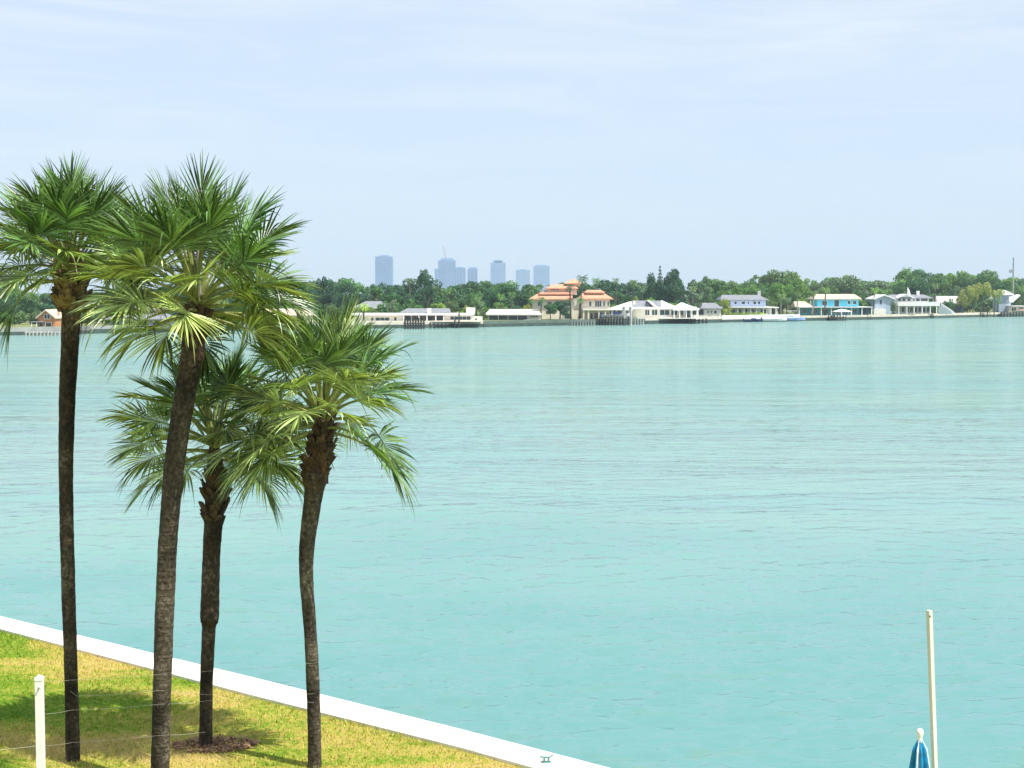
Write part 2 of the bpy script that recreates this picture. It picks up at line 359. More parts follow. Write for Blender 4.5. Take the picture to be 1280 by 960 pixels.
# bed of soil/sea floor under everything
fl = MB().box(-3000, 3000, -400, 40, -0.9, -0.62).build('seabed', M['tan_roof']); tag(fl, kind='structure')

# grass blades
def make_grass():
    rng = np.random.default_rng(11); n = 190000
    x = rng.uniform(-15, 7, n); y = rng.uniform(14.5, 31, n)
    ok = (y < inner_y(x) - 0.03) & (y > 14) & (np.abs(x) < y * 0.46)
    x = x[ok]; y = y[ok]; n = len(x)
    pat = np.sin(x * 1.1 + 1.4 * np.sin(y * 0.9)) * np.sin(y * 1.7 + np.sin(x * 0.8))
    h = rng.uniform(0.022, 0.055, n) * (1 + 0.35 * pat); h[rng.random(n) < 0.03] *= 1.6
    edge = inner_y(x) - y < 0.18; h[edge] *= 1.35
    a = rng.uniform(0, 2 * math.pi, n); wd = rng.uniform(0.006, 0.012, n)
    dx, dy = np.cos(a) * wd, np.sin(a) * wd
    lx, ly = rng.normal(0, 0.45, n) * h, rng.normal(0, 0.45, n) * h
    v = np.stack([np.stack([x - dx, y - dy, np.full(n, LZ - 0.003)], 1), np.stack([x + dx, y + dy, np.full(n, LZ - 0.003)], 1), np.stack([x + lx, y + ly, LZ + h], 1)], 1).reshape(-1, 3)
    m, t, b = newmat('grass_blades'); g = t.nodes.new('ShaderNodeNewGeometry')
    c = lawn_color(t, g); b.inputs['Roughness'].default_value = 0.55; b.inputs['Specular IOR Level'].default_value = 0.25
    hs = t.nodes.new('ShaderNodeHueSaturation'); wn = t.nodes.new('ShaderNodeMapRange'); wn.inputs[3].default_value = 0.6; wn.inputs[4].default_value = 1.45
    t.links.new(g.outputs['Random Per Island'], wn.inputs[0]); t.links.new(wn.outputs[0], hs.inputs['Value']); t.links.new(c, hs.inputs['Color'])
    tr = t.nodes.new('ShaderNodeBsdfTranslucent'); mx = t.nodes.new('ShaderNodeMixShader'); mx.inputs[0].default_value = 0.3
    t.links.new(hs.outputs[0], b.inputs['Base Color']); t.links.new(hs.outputs[0], tr.inputs[0])
    t.links.new(b.outputs[0], mx.inputs[1]); t.links.new(tr.outputs[0], mx.inputs[2]); t.links.new(mx.outputs[0], t.nodes['Material Output'].inputs[0])
    o = np_mesh('grass', v, np.arange(3 * n).reshape(-1, 3), m)
    tag(o, 'short green and straw coloured lawn grass inside the seawall', 'grass', kind='stuff')
make_grass()

# seawall: vertical wall + pale concrete cap
M['conc'] = mat('pale_concrete_cap', (0.74, 0.70, 0.60), 0.85, 0.07, 1.5, bump=0.15, bscale=30)
M['wallconc'] = mat('stained_seawall', (0.30, 0.28, 0.22), 0.9, 0.25, 1.5)
root = empty('seawall', (OUT[3][0], OUT[3][1], 0), 'pale concrete capped seawall running along the edge of the lawn', 'seawall')
def strip(mb, A_, B_, z0, z1):
    k = len(A_); v = [(p[0], p[1], z1) for p in A_] + [(p[0], p[1], z1) for p in B_] + [(p[0], p[1], z0) for p in A_] + [(p[0], p[1], z0) for p in B_]
    f = []
    for i in range(k - 1):
        f += [(i, i + 1, k + i + 1, k + i), (2 * k + i, 3 * k + i, 3 * k + i + 1, 2 * k + i + 1), (i, 2 * k + i, 2 * k + i + 1, i + 1), (k + i, k + i + 1, 3 * k + i + 1, 3 * k + i)]
    f += [(0, k, 3 * k, 2 * k), (k - 1, 3 * k - 1, 4 * k - 1, 2 * k - 1)]
    return mb.add(v, f)
strip(MB(), OUT, INN, LZ - 0.16, LZ + 0.045).build('cap', M['conc'], root)
O2 = [(p[0] - 0.06, p[1] - 0.08) for p in OUT]; I2 = [(a[0] * 0.6 + c[0] * 0.4, a[1] * 0.6 + c[1] * 0.4) for a, c in zip(OUT, INN)]
strip(MB(), O2, I2, -0.6, LZ - 0.163).build('wall', M['wallconc'], root)

# ---------------------------------------------------------------- SABAL PALMS
M['frond'] = leafmat('sabal_frond', (0.095, 0.175, 0.030), trans=0.14, rough=0.38, rnd=0.5, spec=0.6, var=0.35, tcol=(1.7, 1.7, 0.5), scale=3, island=1)
M['oldlitfrond'] = leafmat('older_sunlit_sabal_frond', (0.25, 0.32, 0.075), trans=0.14, rough=0.38, rnd=0.5, spec=0.6, var=0.3, tcol=(1.4, 1.4, 0.5), scale=3, island=1)  # lighter for older leaves, with sun highlights also put into the colour
M['dryfrond'] = leafmat('dry_sabal_frond', (0.24, 0.15, 0.07), trans=0.2, rough=0.7, rnd=0.5, spec=0.2, tcol=(1.2, 1.0, 0.6))
M['petiole'] = mat('frond_petiole', (0.22, 0.25, 0.07), 0.4, 0.2, 4, spec=0.4)
M['boots'] = mat('palm_leaf_bases', (0.07, 0.045, 0.025), 0.9, 0.6, 9, bump=0.5, bscale=25, col2=(0.34, 0.24, 0.14))
M['darkboots'] = mat('dark_palm_leaf_bases', (0.035, 0.024, 0.016), 0.95, 0.5, 9, bump=0.5, bscale=25, col2=(0.12, 0.075, 0.045))
def trunkmat(name, c1, c2, c3, spec=0.15):
    m, t, b = newmat(name); b.inputs['Roughness'].default_value = 0.92; b.inputs['Specular IOR Level'].default_value = spec
    tcn = t.nodes.new('ShaderNodeTexCoord')
    a = nn(t, tcn.outputs['Object'], 24, 8, 0.5, (1, 1, 0.8)); d = nn(t, tcn.outputs['Object'], 2.0, 4, 0.3, (1, 1, 0.7)); e_ = nn(t, tcn.outputs['Object'], 11, 3, 0.2, (0.15, 0.15, 2.2))
    r = t.nodes.new('ShaderNodeValToRGB'); el = r.color_ramp.elements
    el[0].position = 0.40; el[0].color = (*c1, 1); el[1].position = 0.66; el[1].color = (*c3, 1); x = el.new(0.53); x.color = (*c2, 1)
    q = t.nodes.new('ShaderNodeMath'); q.operation = 'MULTIPLY_ADD'; q.inputs[1].default_value = 0.60; t.links.new(d, q.inputs[0])
    q2 = t.nodes.new('ShaderNodeMath'); q2.operation = 'MULTIPLY_ADD'; q2.inputs[1].default_value = 0.40; q2.inputs[2].default_value = 0.0; t.links.new(a, q2.inputs[0]); t.links.new(q2.outputs[0], q.inputs[2])
    t.links.new(q.outputs[0], r.inputs[0]); t.links.new(r.outputs[0], b.inputs['Base Color'])
    ad = t.nodes.new('ShaderNodeMath'); ad.operation = 'ADD'; t.links.new(a, ad.inputs[0]); t.links.new(e_, ad.inputs[1])
    bp = t.nodes.new('ShaderNodeBump'); bp.inputs['Strength'].default_value = 0.8; bp.inputs['Distance'].default_value = 0.03
    t.links.new(ad.outputs[0], bp.inputs['Height']); t.links.new(bp.outputs[0], b.inputs['Normal']); return m
M['trunk'] = trunkmat('palm_trunk_bark', (0.020, 0.015, 0.010), (0.060, 0.045, 0.030), (0.21, 0.17, 0.125))
M['paletrunk'] = trunkmat('pale_palm_trunk_bark', (0.024, 0.019, 0.013), (0.085, 0.068, 0.048), (0.25, 0.21, 0.155))

def frond_mesh(az, el, plen, rad, droop, nseg=38, seed=0, closed=1.0, roll=0.0, tipdroop=0.5, arch=20):
    """one costapalmate fan leaf growing from the origin; returns (blade MB, petiole MB)"""
    rg = random.Random(seed)
    ca, sa = math.cos(az), math.sin(az)
    # petiole path
    pts = [Vector((0, 0, 0))]; e = el; n = 8; step = plen / n
    for i in range(n):
        e -= R(droop) / n * (0.4 + 1.2 * i / n)
        pts.append(pts[-1] + Vector((ca * math.cos(e), sa * math.cos(e), math.sin(e))) * step)
    pm = MB(); pm.tube(pts, [0.026 - 0.014 * i / n for i in range(n + 1)], 6)
    # costa continues and arches over
    cl = rad * 0.42; cpts = [pts[-1]]; e2 = e; m = 6; dirs = []
    for i in range(m):
        d = Vector((ca * math.cos(e2), sa * math.cos(e2), math.sin(e2))); dirs.append(d)
        cpts.append(cpts[-1] + d * (cl / m)); e2 -= R(arch) / m
    dirs.append(Vector((ca * math.cos(e2), sa * math.cos(e2), math.sin(e2))))
    side0 = Vector((-sa, ca, 0)); side0 = (Matrix.Rotation(roll, 3, dirs[0]) @ side0)
    bm_ = MB(); span = R(118) * closed; dth = 2 * span / nseg
    bm_.tube(cpts, [0.012 - 0.008 * i / m for i in range(m + 1)], 4)
    for i in range(nseg):
        tt = -1 + 2 * (i + 0.5) / nseg
        th = tt * span + rg.uniform(-0.02, 0.02)
        cpos = (1 - abs(tt)) ** 1.15
        ci = cpos * m; i0 = min(int(ci), m - 1); fr = ci - i0
        o = cpts[i0].lerp(cpts[i0 + 1], fr); d = dirs[i0].lerp(dirs[i0 + 1], fr).normalized()
        side = (side0 - d * side0.dot(d)).normalized(); up = side.cross(d) * -1
        if up.z < 0 and abs(roll) < 0.1: up = -up
        # blade folded into a shallow trough along the costa
        ang_d = (d * math.cos(th) + side * math.sin(th) + up * (0.22 * abs(math.sin(th)))).normalized()
        ln = rad * (1.0 - 0.32 * abs(tt) ** 2) * rg.uniform(0.90, 1.05) * (1.0 - 0.30 * cpos)
        acr = ang_d.cross(up).normalized(); nrm = acr.cross(ang_d)
        us = (0.0, 0.16, 0.30, 0.45, 0.62, 0.78, 0.90, 1.0)
        k = len(bm_.v); td = tipdroop * rg.uniform(0.4, 1.8) + (rg.uniform(0.3, 0.9) if rg.random() < 0.10 else 0); wob = rg.uniform(-0.09, 0.09)
        if rg.random() < 0.03: continue
        if rg.random() < 0.06: ln *= rg.uniform(0.6, 0.85)
        for u in us:
            p = o + ang_d * (ln * u * (1 - 0.12 * td * u * u)) + Vector((0, 0, -1)) * (td * ln * max(0, u - 0.15) ** 2.4) + acr * (wob * ln * u * u)
            wfull = ln * dth * 1.02 * (0.12 + u)
            wd = wfull if u < 0.46 else ln * dth * 0.59 * max(0.02, (1 - (u - 0.46) / 0.54)) ** 0.8
            wd = min(wd, 0.075)
            hw = wd * 0.5
            bm_.v.append(tuple(p - acr * hw)); bm_.v.append(tuple(p - nrm * hw * 0.75)); bm_.v.append(tuple(p + acr * hw))
        for j in range(len(us) - 1):
            a0 = k + 3 * j
            bm_.f.append((a0, a0 + 1, a0 + 4, a0 + 3)); bm_.f.append((a0 + 1, a0 + 2, a0 + 5, a0 + 4))
    return bm_, pm

def sabal(name_lbl, D, trunk_px, widths, crown_px, fr_specs, boots, seed, stalk=False, wob=0.013):
    """trunk_px: photo points of the trunk axis from the root up; widths in photo px"""
    rg = random.Random(seed)
    pts = [on_y(px, py, D) for px, py in trunk_px]
    # carry the trunk down to the lawn
    if pts[0].z > LZ + 0.02:
        d0 = (pts[0] - pts[1]).normalized(); kx = (pts[0].z - LZ) / max(0.2, -d0.z)
        pts.insert(0, pts[0] + d0 * kx); widths = [widths[0] * 1.12] + list(widths)
    root = empty('sabal_palm', (pts[0].x, pts[0].y, LZ), name_lbl, 'palm tree', 'cabbage palms growing on the lawn by the seawall')
    # smooth path
    P = []; W = []
    for i in range(len(pts) - 1):
        p0, p1, p2, p3 = pts[max(i - 1, 0)], pts[i], pts[i + 1], pts[min(i + 2, len(pts) - 1)]
        nst = max(2, int((p2 - p1).length / 0.05))
        for s_ in range(nst):
            u = s_ / nst
            q = 0.5 * ((2 * p1) + (p2 - p0) * u + (2 * p0 - 5 * p1 + 4 * p2 - p3) * u * u + (3 * p1 - p0 - 3 * p2 + p3) * u ** 3)
            P.append(q); W.append((widths[i] * (1 - u) + widths[i + 1] * u) * 0.94 / F * D / 2)
    P.append(pts[-1]); W.append(widths[-1] / F * D / 2)
    P[0] = Vector((P[0].x, P[0].y, LZ - 0.05)); 
    tbl = {}
    def wf(i, j):
        ring = 1 + 0.012 * math.sin(i * 1.9) + 0.012 * math.sin(i * 0.7 + seed) + 0.02 * math.sin(i * 0.13 + seed)
        return ring * (1 + wob * (math.sin(j * 1.7 + i * 0.33 + seed) + rg.uniform(-0.8, 0.8)))
    mb = MB(); mb.tube(P, W, 18, wob=wf); mb.build('trunk', M['paletrunk' if seed in (2, 4) else 'trunk'], root, smooth=True)
    top = P[-1]; c = on_y(crown_px[0], crown_px[1], D)
    # leaf bases (old boots) around the head of the trunk
    (py0, py1, bw, dark, nb) = boots
    zt, zb = on_y(0, py0, D).z, on_y(0, py1, D).z
    bmb = MB()
    for i in range(nb):
        u = rg.random(); z = zb + (zt - zb) * u
        pc = min(P, key=lambda q: abs(q.z - z)) if z < P[-1].z else P[-1].lerp(c, min(1, (z - P[-1].z) / max(0.05, c.z - P[-1].z)))
        a = i * 2.399 + rg.uniform(-0.3, 0.3); rad_ = bw / F * D / 2 * (0.62 + 0.22 * math.sin(u * 3.0))
        o = Vector((pc.x + math.cos(a) * rad_ * 0.8, pc.y + math.sin(a) * rad_ * 0.8, z - 0.05))
        outd = Vector((math.cos(a), math.sin(a), 0)); ax = (Vector((0, 0, 1)) + outd * rg.uniform(0.25, 0.85)).normalized()
        sd_ = Vector((-math.sin(a), math.cos(a), rg.uniform(-0.35, 0.35))).normalized(); th = outd * 0.022
        ln = rg.uniform(0.10, 0.22); w0, w1 = rg.uniform(0.05, 0.075), rg.uniform(0.022, 0.04)
        q = [o - sd_ * w0, o + sd_ * w0, o + sd_ * w1 + ax * ln, o - sd_ * w1 + ax * ln * rg.uniform(0.8, 1.1)]
        bmb.add([*(p - th for p in q), *(p + th for p in q)], [(0, 3, 2, 1), (4, 5, 6, 7), (0, 1, 5, 4), (1, 2, 6, 5), (2, 3, 7, 6), (3, 0, 4, 7)])
    # fibrous head joining the trunk and the crown
    bmb.tube([P[-1] - Vector((0, 0, 0.16)), P[-1], P[-1].lerp(c, 0.5), c + Vector((0, 0, 0.1))], [W[-1] * 0.9, bw / F * D / 2 * 0.78, bw / F * D / 2 * 0.62, 0.06], 14,
             wob=lambda i, j: 1 + 0.1 * math.sin(j * 2.3 + i))
    bmb.build('leaf_bases', M['darkboots'] if dark else M['boots'], root)
    for n_, (az, el, pl, rd, dr, kind, roll, closed) in enumerate(fr_specs):
        bl, pm = frond_mesh(R(az), R(el), pl, rd, dr, seed=seed * 100 + n_, roll=R(roll), closed=closed,
                            tipdroop=0.04 + 0.26 * max(0, (55 - el) / 100) + rg.uniform(0, 0.16), arch=10 + max(0, 50 - el) * 0.24)
        off = c + Vector((rg.uniform(-.05, .05), rg.uniform(-.05, .05), rg.uniform(-.08, .08) - (0.12 if el < 10 else 0)))
        for q in (bl, pm): q.v = [(a + off.x, b_ + off.y, c_ + off.z) for a, b_, c_ in q.v]
        mm_ = M[('frond', 'oldlitfrond', 'dryfrond')[kind]]
        pet = pm.build('frond', M['petiole'] if kind < 2 else M['boots'], root, fix=False)
        bl.build('leaf_blade', mm_, pet, fix=False)
    if stalk:
        sm = MB(); a = c + Vector((0.05, -0.1, 0.1)); sp = [a, a + Vector((0, -0.1, 0.7)), a + Vector((0.03, -0.14, 1.15)), a + Vector((0.05, -0.18, 1.35))]
        sm.tube(sp, [0.025, 0.02, 0.016, 0.006], 6)
        for i in range(26):
            u = rg.uniform(0.25, 0.95); p = sp[1].lerp(sp[3], u) if u > 0.4 else sp[0].lerp(sp[1], u * 2)
            q = p + Vector((rg.uniform(-.12, .12), rg.uniform(-.12, .12), rg.uniform(0.05, 0.22)))
            sm.tube([p, p.lerp(q, 0.5) + Vector((0, 0, .02)), q], [0.008, 0.005, 0.002], 4)
        sm.build('flower_stalk', M['palebark'], root)
    return root

def auto_specs(n, seed, pmax, pmin, rmax, lo=-50, hi=86, skip=None, kinds=None, pw=1.05):
    rg = random.Random(seed); out = []
    for i in range(n):
        u = (i + 0.5) / n; az = (i * 137.508 + seed * 31) % 360
        el = hi + (lo - hi) * u ** pw + rg.uniform(-6, 6)
        if el < 4 and 212 < az < 328 or (skip and skip(az, el)): continue
        pl = pmin + (pmax - pmin) * max(0.0, min(1, (el + 20) / 100)) ** 0.8
        pl *= rg.uniform(0.88, 1.1)
        out.append((az + rg.uniform(-10, 10), el, pl, rmax * rg.uniform(0.86, 1.06) * (0.92 if el > 70 else 1), rg.uniform(4, 16) if el > 45 else rg.uniform(8, 26),
                    (1 if el < 45 and rg.random() < 0.7 else 0), rg.uniform(-40, 40), rg.uniform(0.82, 1.0) if el < 70 else rg.uniform(0.45, 0.7)))
    return out

# azimuth: 0 = right (+X), 90 = away, 180 = left, 270 = towards the camera
spA = auto_specs(60, 3, 0.80, 0.50, 0.78, lo=0, pw=1.1, skip=lambda az, el: el < -8 and 200 < az < 345)
spA += [(178, 8, 0.86, 0.62, 75, 0, 0, 0.75), (20, -50, 0.32, 0.55, 20, 2, 0, 0.35)]
spB = auto_specs(68, 5, 1.02, 0.62, 0.86, lo=-16, pw=1.0, skip=lambda az, el: el < -35 and 220 < az < 310)
spC = auto_specs(54, 8, 0.92, 0.76, 0.76, lo=-16, pw=1.0, skip=lambda az, el: el < -25 and (240 < az < 330))
spD = auto_specs(56, 12, 0.88, 0.66, 0.76, lo=-18, pw=1.0, skip=lambda az, el: (el < 30 and (az > 318 or az < 48)) or (el < -20 and 225 < az))
spD += [(250, -58, 0.22, 0.48, 15, 2, 0, 0.35), (160, -55, 0.3, 0.5, 15, 2, 0, 0.3), (352, 18, 0.80, 0.86, 78, 0, 10, 0.95), (15, 52, 0.86, 0.82, 50, 0, -10, 0.8), (340, 40, 0.72, 0.70, 40, 0, 0, 0.7), (196, -8, 0.85, 0.86, 20, 1, 0, 1.0), (210, -14, 0.70, 0.86, 18, 1, 0, 1.0), (172, -12, 0.80, 0.86, 18, 0, 10, 1.0), (20, 84, 0.85, 0.95, 6, 0, 0, 0.45), (330, 80, 0.8, 0.9, 6, 1, 0, 0.5), (188, 6, 0.88, 0.9, 26, 1, -12, 1.0), (222, 2, 0.7, 0.85, 24, 1, 10, 1.0), (350, -8, 0.78, 0.82, 26, 0, 0, 1.0)]
sabal('leftmost cabbage palm, slim and nearly straight, with tan leaf bases under its crown', 20.3,
      [(91.5, 958), (89, 850), (85, 720), (82.5, 600), (84, 500), (88, 420), (90, 372)], [19, 18, 18, 19, 21, 24, 27], (90, 338), spA, (325, 388, 50, False, 120), 1)
sabal('tallest and thickest cabbage palm, leaning right, with the largest crown', 19.2,
      [(200, 965), (202, 880), (206, 760), (211, 660), (220, 565), (232, 490), (241, 435)], [25, 25, 25, 26, 27, 28, 31], (247, 380), spB, (385, 428, 36, True, 60), 2, stalk=True)
sabal('shortest cabbage palm behind the others, dark trunk rising from a ring of mulch', 20.95,
      [(257, 943), (258, 860), (261, 785), (262, 772), (264, 700), (268, 640), (270, 612)], [18.5, 17.5, 18, 25, 24, 26, 30], (268, 558), spC, (590, 655, 33, True, 70), 3)
sabal('rightmost cabbage palm, thin pale curving trunk with a shaggy dark head of leaf bases', 20.0,
      [(393.5, 962), (392, 880), (388, 790), (383, 725), (384, 680), (391, 625), (396, 590)], [19, 18, 17, 19, 21, 24, 32], (404, 522), spD, (528, 608, 35, True, 90), 4)

# mulch bed round the shortest palm
def make_mulch():
    rng = np.random.default_rng(5); c = on_y(262, 940, 20.95); n = 620
    a = rng.uniform(0, 2 * math.pi, n); r_ = np.sqrt(rng.random(n)) * (1 + 0.12 * np.sin(2 * a + 1))
    x = c.x + 0.08 + np.cos(a) * r_ * 0.56; y = c.y + 0.02 + np.sin(a) * r_ * 0.40
    l = rng.uniform(0.02, 0.06, n); t_ = rng.uniform(0, 2 * math.pi, n); wd = rng.uniform(0.006, 0.018, n); z = LZ + rng.uniform(0.012, 0.04, n)
    tz = rng.normal(0, 0.35, n)
    dx, dy = np.cos(t_) * l, np.sin(t_) * l; ex, ey = -np.sin(t_) * wd, np.cos(t_) * wd
    v = np.stack([np.stack([x - dx - ex, y - dy - ey, z - tz * l], 1), np.stack([x + dx - ex, y + dy - ey, z + tz * l], 1), np.stack([x + dx + ex, y + dy + ey, z + tz * l], 1), np.stack([x - dx + ex, y - dy + ey, z - tz * l], 1)], 1).reshape(-1, 3)
    o = np_mesh('mulch', v, np.arange(4 * n).reshape(-1, 4), mat('wood_mulch', (0.16, 0.07, 0.03), 0.9, 0.5, 12, col2=(0.42, 0.26, 0.15)))
    tag(o, 'ring of brown wood mulch round the foot of the shortest palm', 'mulch', kind='stuff')
make_mulch()

# ---------------------------------------------------------------- post and wires, right pole, umbrella, cleat
M['pvc'] = mat('white_pvc_post', (0.80, 0.80, 0.77), 0.45, 0.05, 3)
D = 18.0; p = on_y(49, 846, D); hw = 9 / F * D / 2
root = empty('fence_post', (p.x, p.y, LZ), 'white square post on the lawn at the far left, holding the thin wires', 'post')
MB().box(p.x - hw, p.x + hw, p.y - hw, p.y + hw, LZ - 0.1, p.z - 0.03).build('post', M['pvc'], root)
MB().hip(p.x - hw * 1.12, p.x + hw * 1.12, p.y - hw * 1.12, p.y + hw * 1.12, p.z - 0.01, p.z + 0.03, p.x - 0.002, p.x + 0.002, th=0.03).build('cap', M['pvc'], root)
eb = MB(); eb.tube([(p.x + 0.01, p.y - hw - 0.03, p.z - 0.13), (p.x + 0.01, p.y - hw + 0.01, p.z - 0.13)], 0.012, 8); eb.build('screw_eye', M['metal'], root)
M['wire'] = mat('pale_fence_wire', (0.62, 0.60, 0.50), 0.5, 0.1, 4)
for lbl, seq in (('upper thin wire strung from palm trunk to palm trunk', [(49, 851, 17.9), (89, 850, 20.08), (205, 842.5, 19.0), (259, 839, 20.75), (390, 829, 19.8)]),
                 ('middle thin wire strung from palm trunk to palm trunk', [(49, 893, 17.9), (90, 887.5, 20.08), (203, 880, 19.0), (258, 876, 20.75), (392, 867, 19.8)]),
                 ('lower thin wire running from the lawn edge past the white post', [(-60, 941, 17.0), (49, 932, 17.85), (91, 928, 20.06), (202, 919, 19.0), (257, 915, 20.75)]),
                 ('slack thin wire looped low round the palm trunks', [(88, 864, 20.07), (96, 870, 20.1), (202, 863, 19.0), (258, 868, 20.75), (392, 878, 19.8)])):
    mb = MB(); P = []
    w3 = [on_y(a, b_, c_) for a, b_, c_ in seq]
    for i in range(len(w3) - 1):
        for s_ in range(10):
            u = s_ / 10; q = w3[i].lerp(w3[i + 1], u); q.z -= 0.012 * math.sin(u * math.pi) * min(1, (w3[i + 1] - w3[i]).length); P.append(q)
    P.append(w3[-1]); mb.tube(P, 0.0016, 5)
    tag(mb.build('wire', M['wire']), lbl, 'wire', 'wires strung between the palm trunks')

M['polewood'] = mat('cream_painted_pole', (0.66, 0.64, 0.55), 0.6, 0.10, 3, stretch=(4, 4, 0.6), bump=0.1)
D = 14.0; PW = 7.6; a = on_y(1161.5, 763, D); b2 = on_y(1168.5, 960, D); dd = (b2 - a).normalized(); foot = a + dd * ((a.z - LZ + 0.1) / -dd.z)
hw = PW / F * D / 2
root = empty('wooden_pole', (foot.x, foot.y, LZ), 'tall cream painted square pole leaning slightly left, at the right beside the blue umbrella', 'pole')
def sqpole(mb, a, b, hw, rot=0.5):
    v = []
    for p in (b, a):
        for i in range(4):
            t = rot + math.pi / 4 + i * math.pi / 2; v.append((p.x + math.cos(t) * hw * 1.02, p.y + math.sin(t) * hw * 1.02, p.z))
    return mb.add(v, [(3, 2, 1, 0), (4, 5, 6, 7), (0, 1, 5, 4), (1, 2, 6, 5), (2, 3, 7, 6), (3, 0, 4, 7)])
sqpole(MB(), a, foot, hw).build('shaft', M['polewood'], root)
mb = MB(); mb.tube([(a.x, a.y - hw * 1.35, a.z - 0.05), (a.x, a.y, a.z - 0.05)], 0.009, 8); mb.build('bolt', M['boots'], root)

M['canvas'] = mat('blue_umbrella_canvas', (0.012, 0.22, 0.42), 0.65, 0.3, 14)
M['canvas2'] = mat('white_umbrella_trim', (0.75, 0.78, 0.80), 0.6, 0.05, 6)
D = 13.7; tip = on_y(1150, 913, D); bx, by = tip.x, tip.y
root = empty('patio_umbrella', (bx, by, LZ), 'closed blue and white patio umbrella with a white ball finial, bottom right', 'umbrella')
MB().tube([(bx, by, LZ + 0.05), (bx, by, tip.z - 0.08)], 0.019, 10).build('pole', M['pvc'], root)
mb = MB(); mb.tube([(bx, by, LZ), (bx, by, LZ + 0.05), (bx, by, LZ + 0.07), (bx, by, LZ + 0.10), (bx, by, LZ + 0.3)], [0.24, 0.24, 0.2, 0.03, 0.028], 24); mb.build('base', M['pvc'], root)
mb = MB(); mb.tube([(bx, by, tip.z - 0.115), (bx, by, tip.z - 0.1), (bx, by, tip.z - 0.06), (bx, by, tip.z - 0.02), (bx, by, tip.z + 0.01), (bx, by, tip.z + 0.02)], [0.03, 0.022, 0.024, 0.036, 0.026, 0.006], 12); mb.build('finial', M['pvc'], root, smooth=True)
# furled canopy: eight folds, blue with white stripes running down the folds
nf, hgt = 8, 1.5; blue = MB(); wht = MB()
rings = []
for i in range(16):
    u = i / 15; z = tip.z - 0.10 - u * hgt; base = 0.03 + 0.062 * min(1, u * 14) ** 0.8 + 0.045 * u
    ring = []
    for j in range(nf * 6):
        t = 2 * math.pi * j / (nf * 6); f = (0.5 + 0.5 * math.cos(nf * t + 1.6 * u + 0.5 * math.sin(3 * t))) ** 0.7
        r_ = base * (0.48 + 0.6 * f * min(1, 0.3 + u * 3)); r_ *= 1 + 0.05 * math.sin(9 * u + j)
        ring.append((bx + math.cos(t + 0.5 * u) * r_, by + math.sin(t + 0.5 * u) * r_, z + 0.02 * f))
    rings.append(ring)
nr = nf * 6
for (mbx, cond) in ((blue, lambda j: j % 16 not in (0, 15)), (wht, lambda j: j % 16 in (0, 15))):
    mbx.v = [p for r_ in rings for p in r_]
    for i in range(15):
        for j in range(nr):
            if cond(j): mbx.f.append((i * nr + j, i * nr + (j + 1) % nr, (i + 1) * nr + (j + 1) % nr, (i + 1) * nr + j))
can = blue.build('canopy', M['canvas'], root, fix=False)
wht.build('white_panel', M['canvas2'], can, fix=False)
MB().tube([(bx, by, tip.z - 1.1), (bx, by, tip.z - 1.15)], 0.16, 16).build('tie_strap', M['canvas2'], root)

c = on_z(683, 953, LZ + 0.045); root = empty('mooring_cleat', (c.x, c.y, LZ + 0.045), 'small grey green metal mooring cleat on the seawall cap, bottom centre', 'cleat')
M['cleat'] = mat('verdigris_metal', (0.16, 0.30, 0.27), 0.5, 0.3, 20, metal=0.4)
mb = MB(); mb.tube([(c.x - 0.09, c.y - 0.03, c.z + 0.09), (c.x - 0.04, c.y, c.z + 0.075), (c.x + 0.04, c.y, c.z + 0.075), (c.x + 0.09, c.y + 0.03, c.z + 0.09)], [0.01, 0.017, 0.017, 0.01], 8)
mb.build('horn', M['cleat'], root, smooth=True)
mb = MB(); mb.box(c.x - 0.045, c.x - 0.015, c.y - 0.02, c.y + 0.02, c.z + 0.012, c.z + 0.065); mb.box(c.x + 0.015, c.x + 0.045, c.y - 0.02, c.y + 0.02, c.z + 0.012, c.z + 0.065); mb.box(c.x - 0.07, c.x + 0.07, c.y - 0.035, c.y + 0.035, c.z, c.z + 0.0119)
mb.build('base', M['cleat'], root)

# ---------------------------------------------------------------- FAR LAND
sh = [on_z(px, py, 0) for px, py in SHORE]
k = len(sh); mb = MB()
v = [(p.x, p.y + 0.3, GZ) for p in sh]; v[0] = (-2400, v[0][1], GZ); v[-1] = (2400, v[-1][1] + 300, GZ)
v += [(p[0] * 1.5 if 0 < i < k - 1 else p[0] * 2, 4900, GZ) for i, p in enumerate(v)]
mb.add(v, [(i, i + 1, k + i + 1, k + i) for i in range(k - 1)])
M['farlawn'] = mat('far_lawn', (0.10, 0.15, 0.04), 0.95, 0.3, 0.2, col2=(0.24, 0.25, 0.10))
o = mb.build('far_land', M['farlawn'], fix=True); tag(o, kind='structure')
M['sw_pale'] = mat('pale_far_seawall', (0.60, 0.54, 0.45), 0.9, 0.15, 0.4)
M['sw_green'] = mat('mossy_far_seawall', (0.12, 0.16, 0.13), 0.9, 0.2, 0.4)
M['sw_grey'] = mat('grey_far_seawall', (0.32, 0.33, 0.31), 0.9, 0.2, 0.4)
M['tide'] = mat('wet_tide_band', (0.055, 0.085, 0.07), 0.6, 0.3, 0.6)
def far_seawall(px0, px1, m, label, top=GZ + 0.12, frac=0.45):
    xs = np.linspace(px0, px1, max(3, int((px1 - px0) / 25)))
    A_ = [on_z(x, interp(x, SHORE), 0) for x in xs]; B_ = [(p.x, p.y + 0.9) for p in A_]; A2 = [(p.x, p.y - 0.05) for p in A_]; A_ = [(p.x, p.y) for p in A_]
    root = empty('seawall', (A_[0][0], A_[0][1], 0), label, 'seawall')
    strip(MB(), A_, B_, top * frac, top).build('wall', m, root)
    strip(MB(), A2, B_, -0.5, top * frac - 0.003).build('tide_band', M['tide'], root)
far_seawall(-200, 112, M['sw_grey'], 'grey far seawall below the small orange brown house')
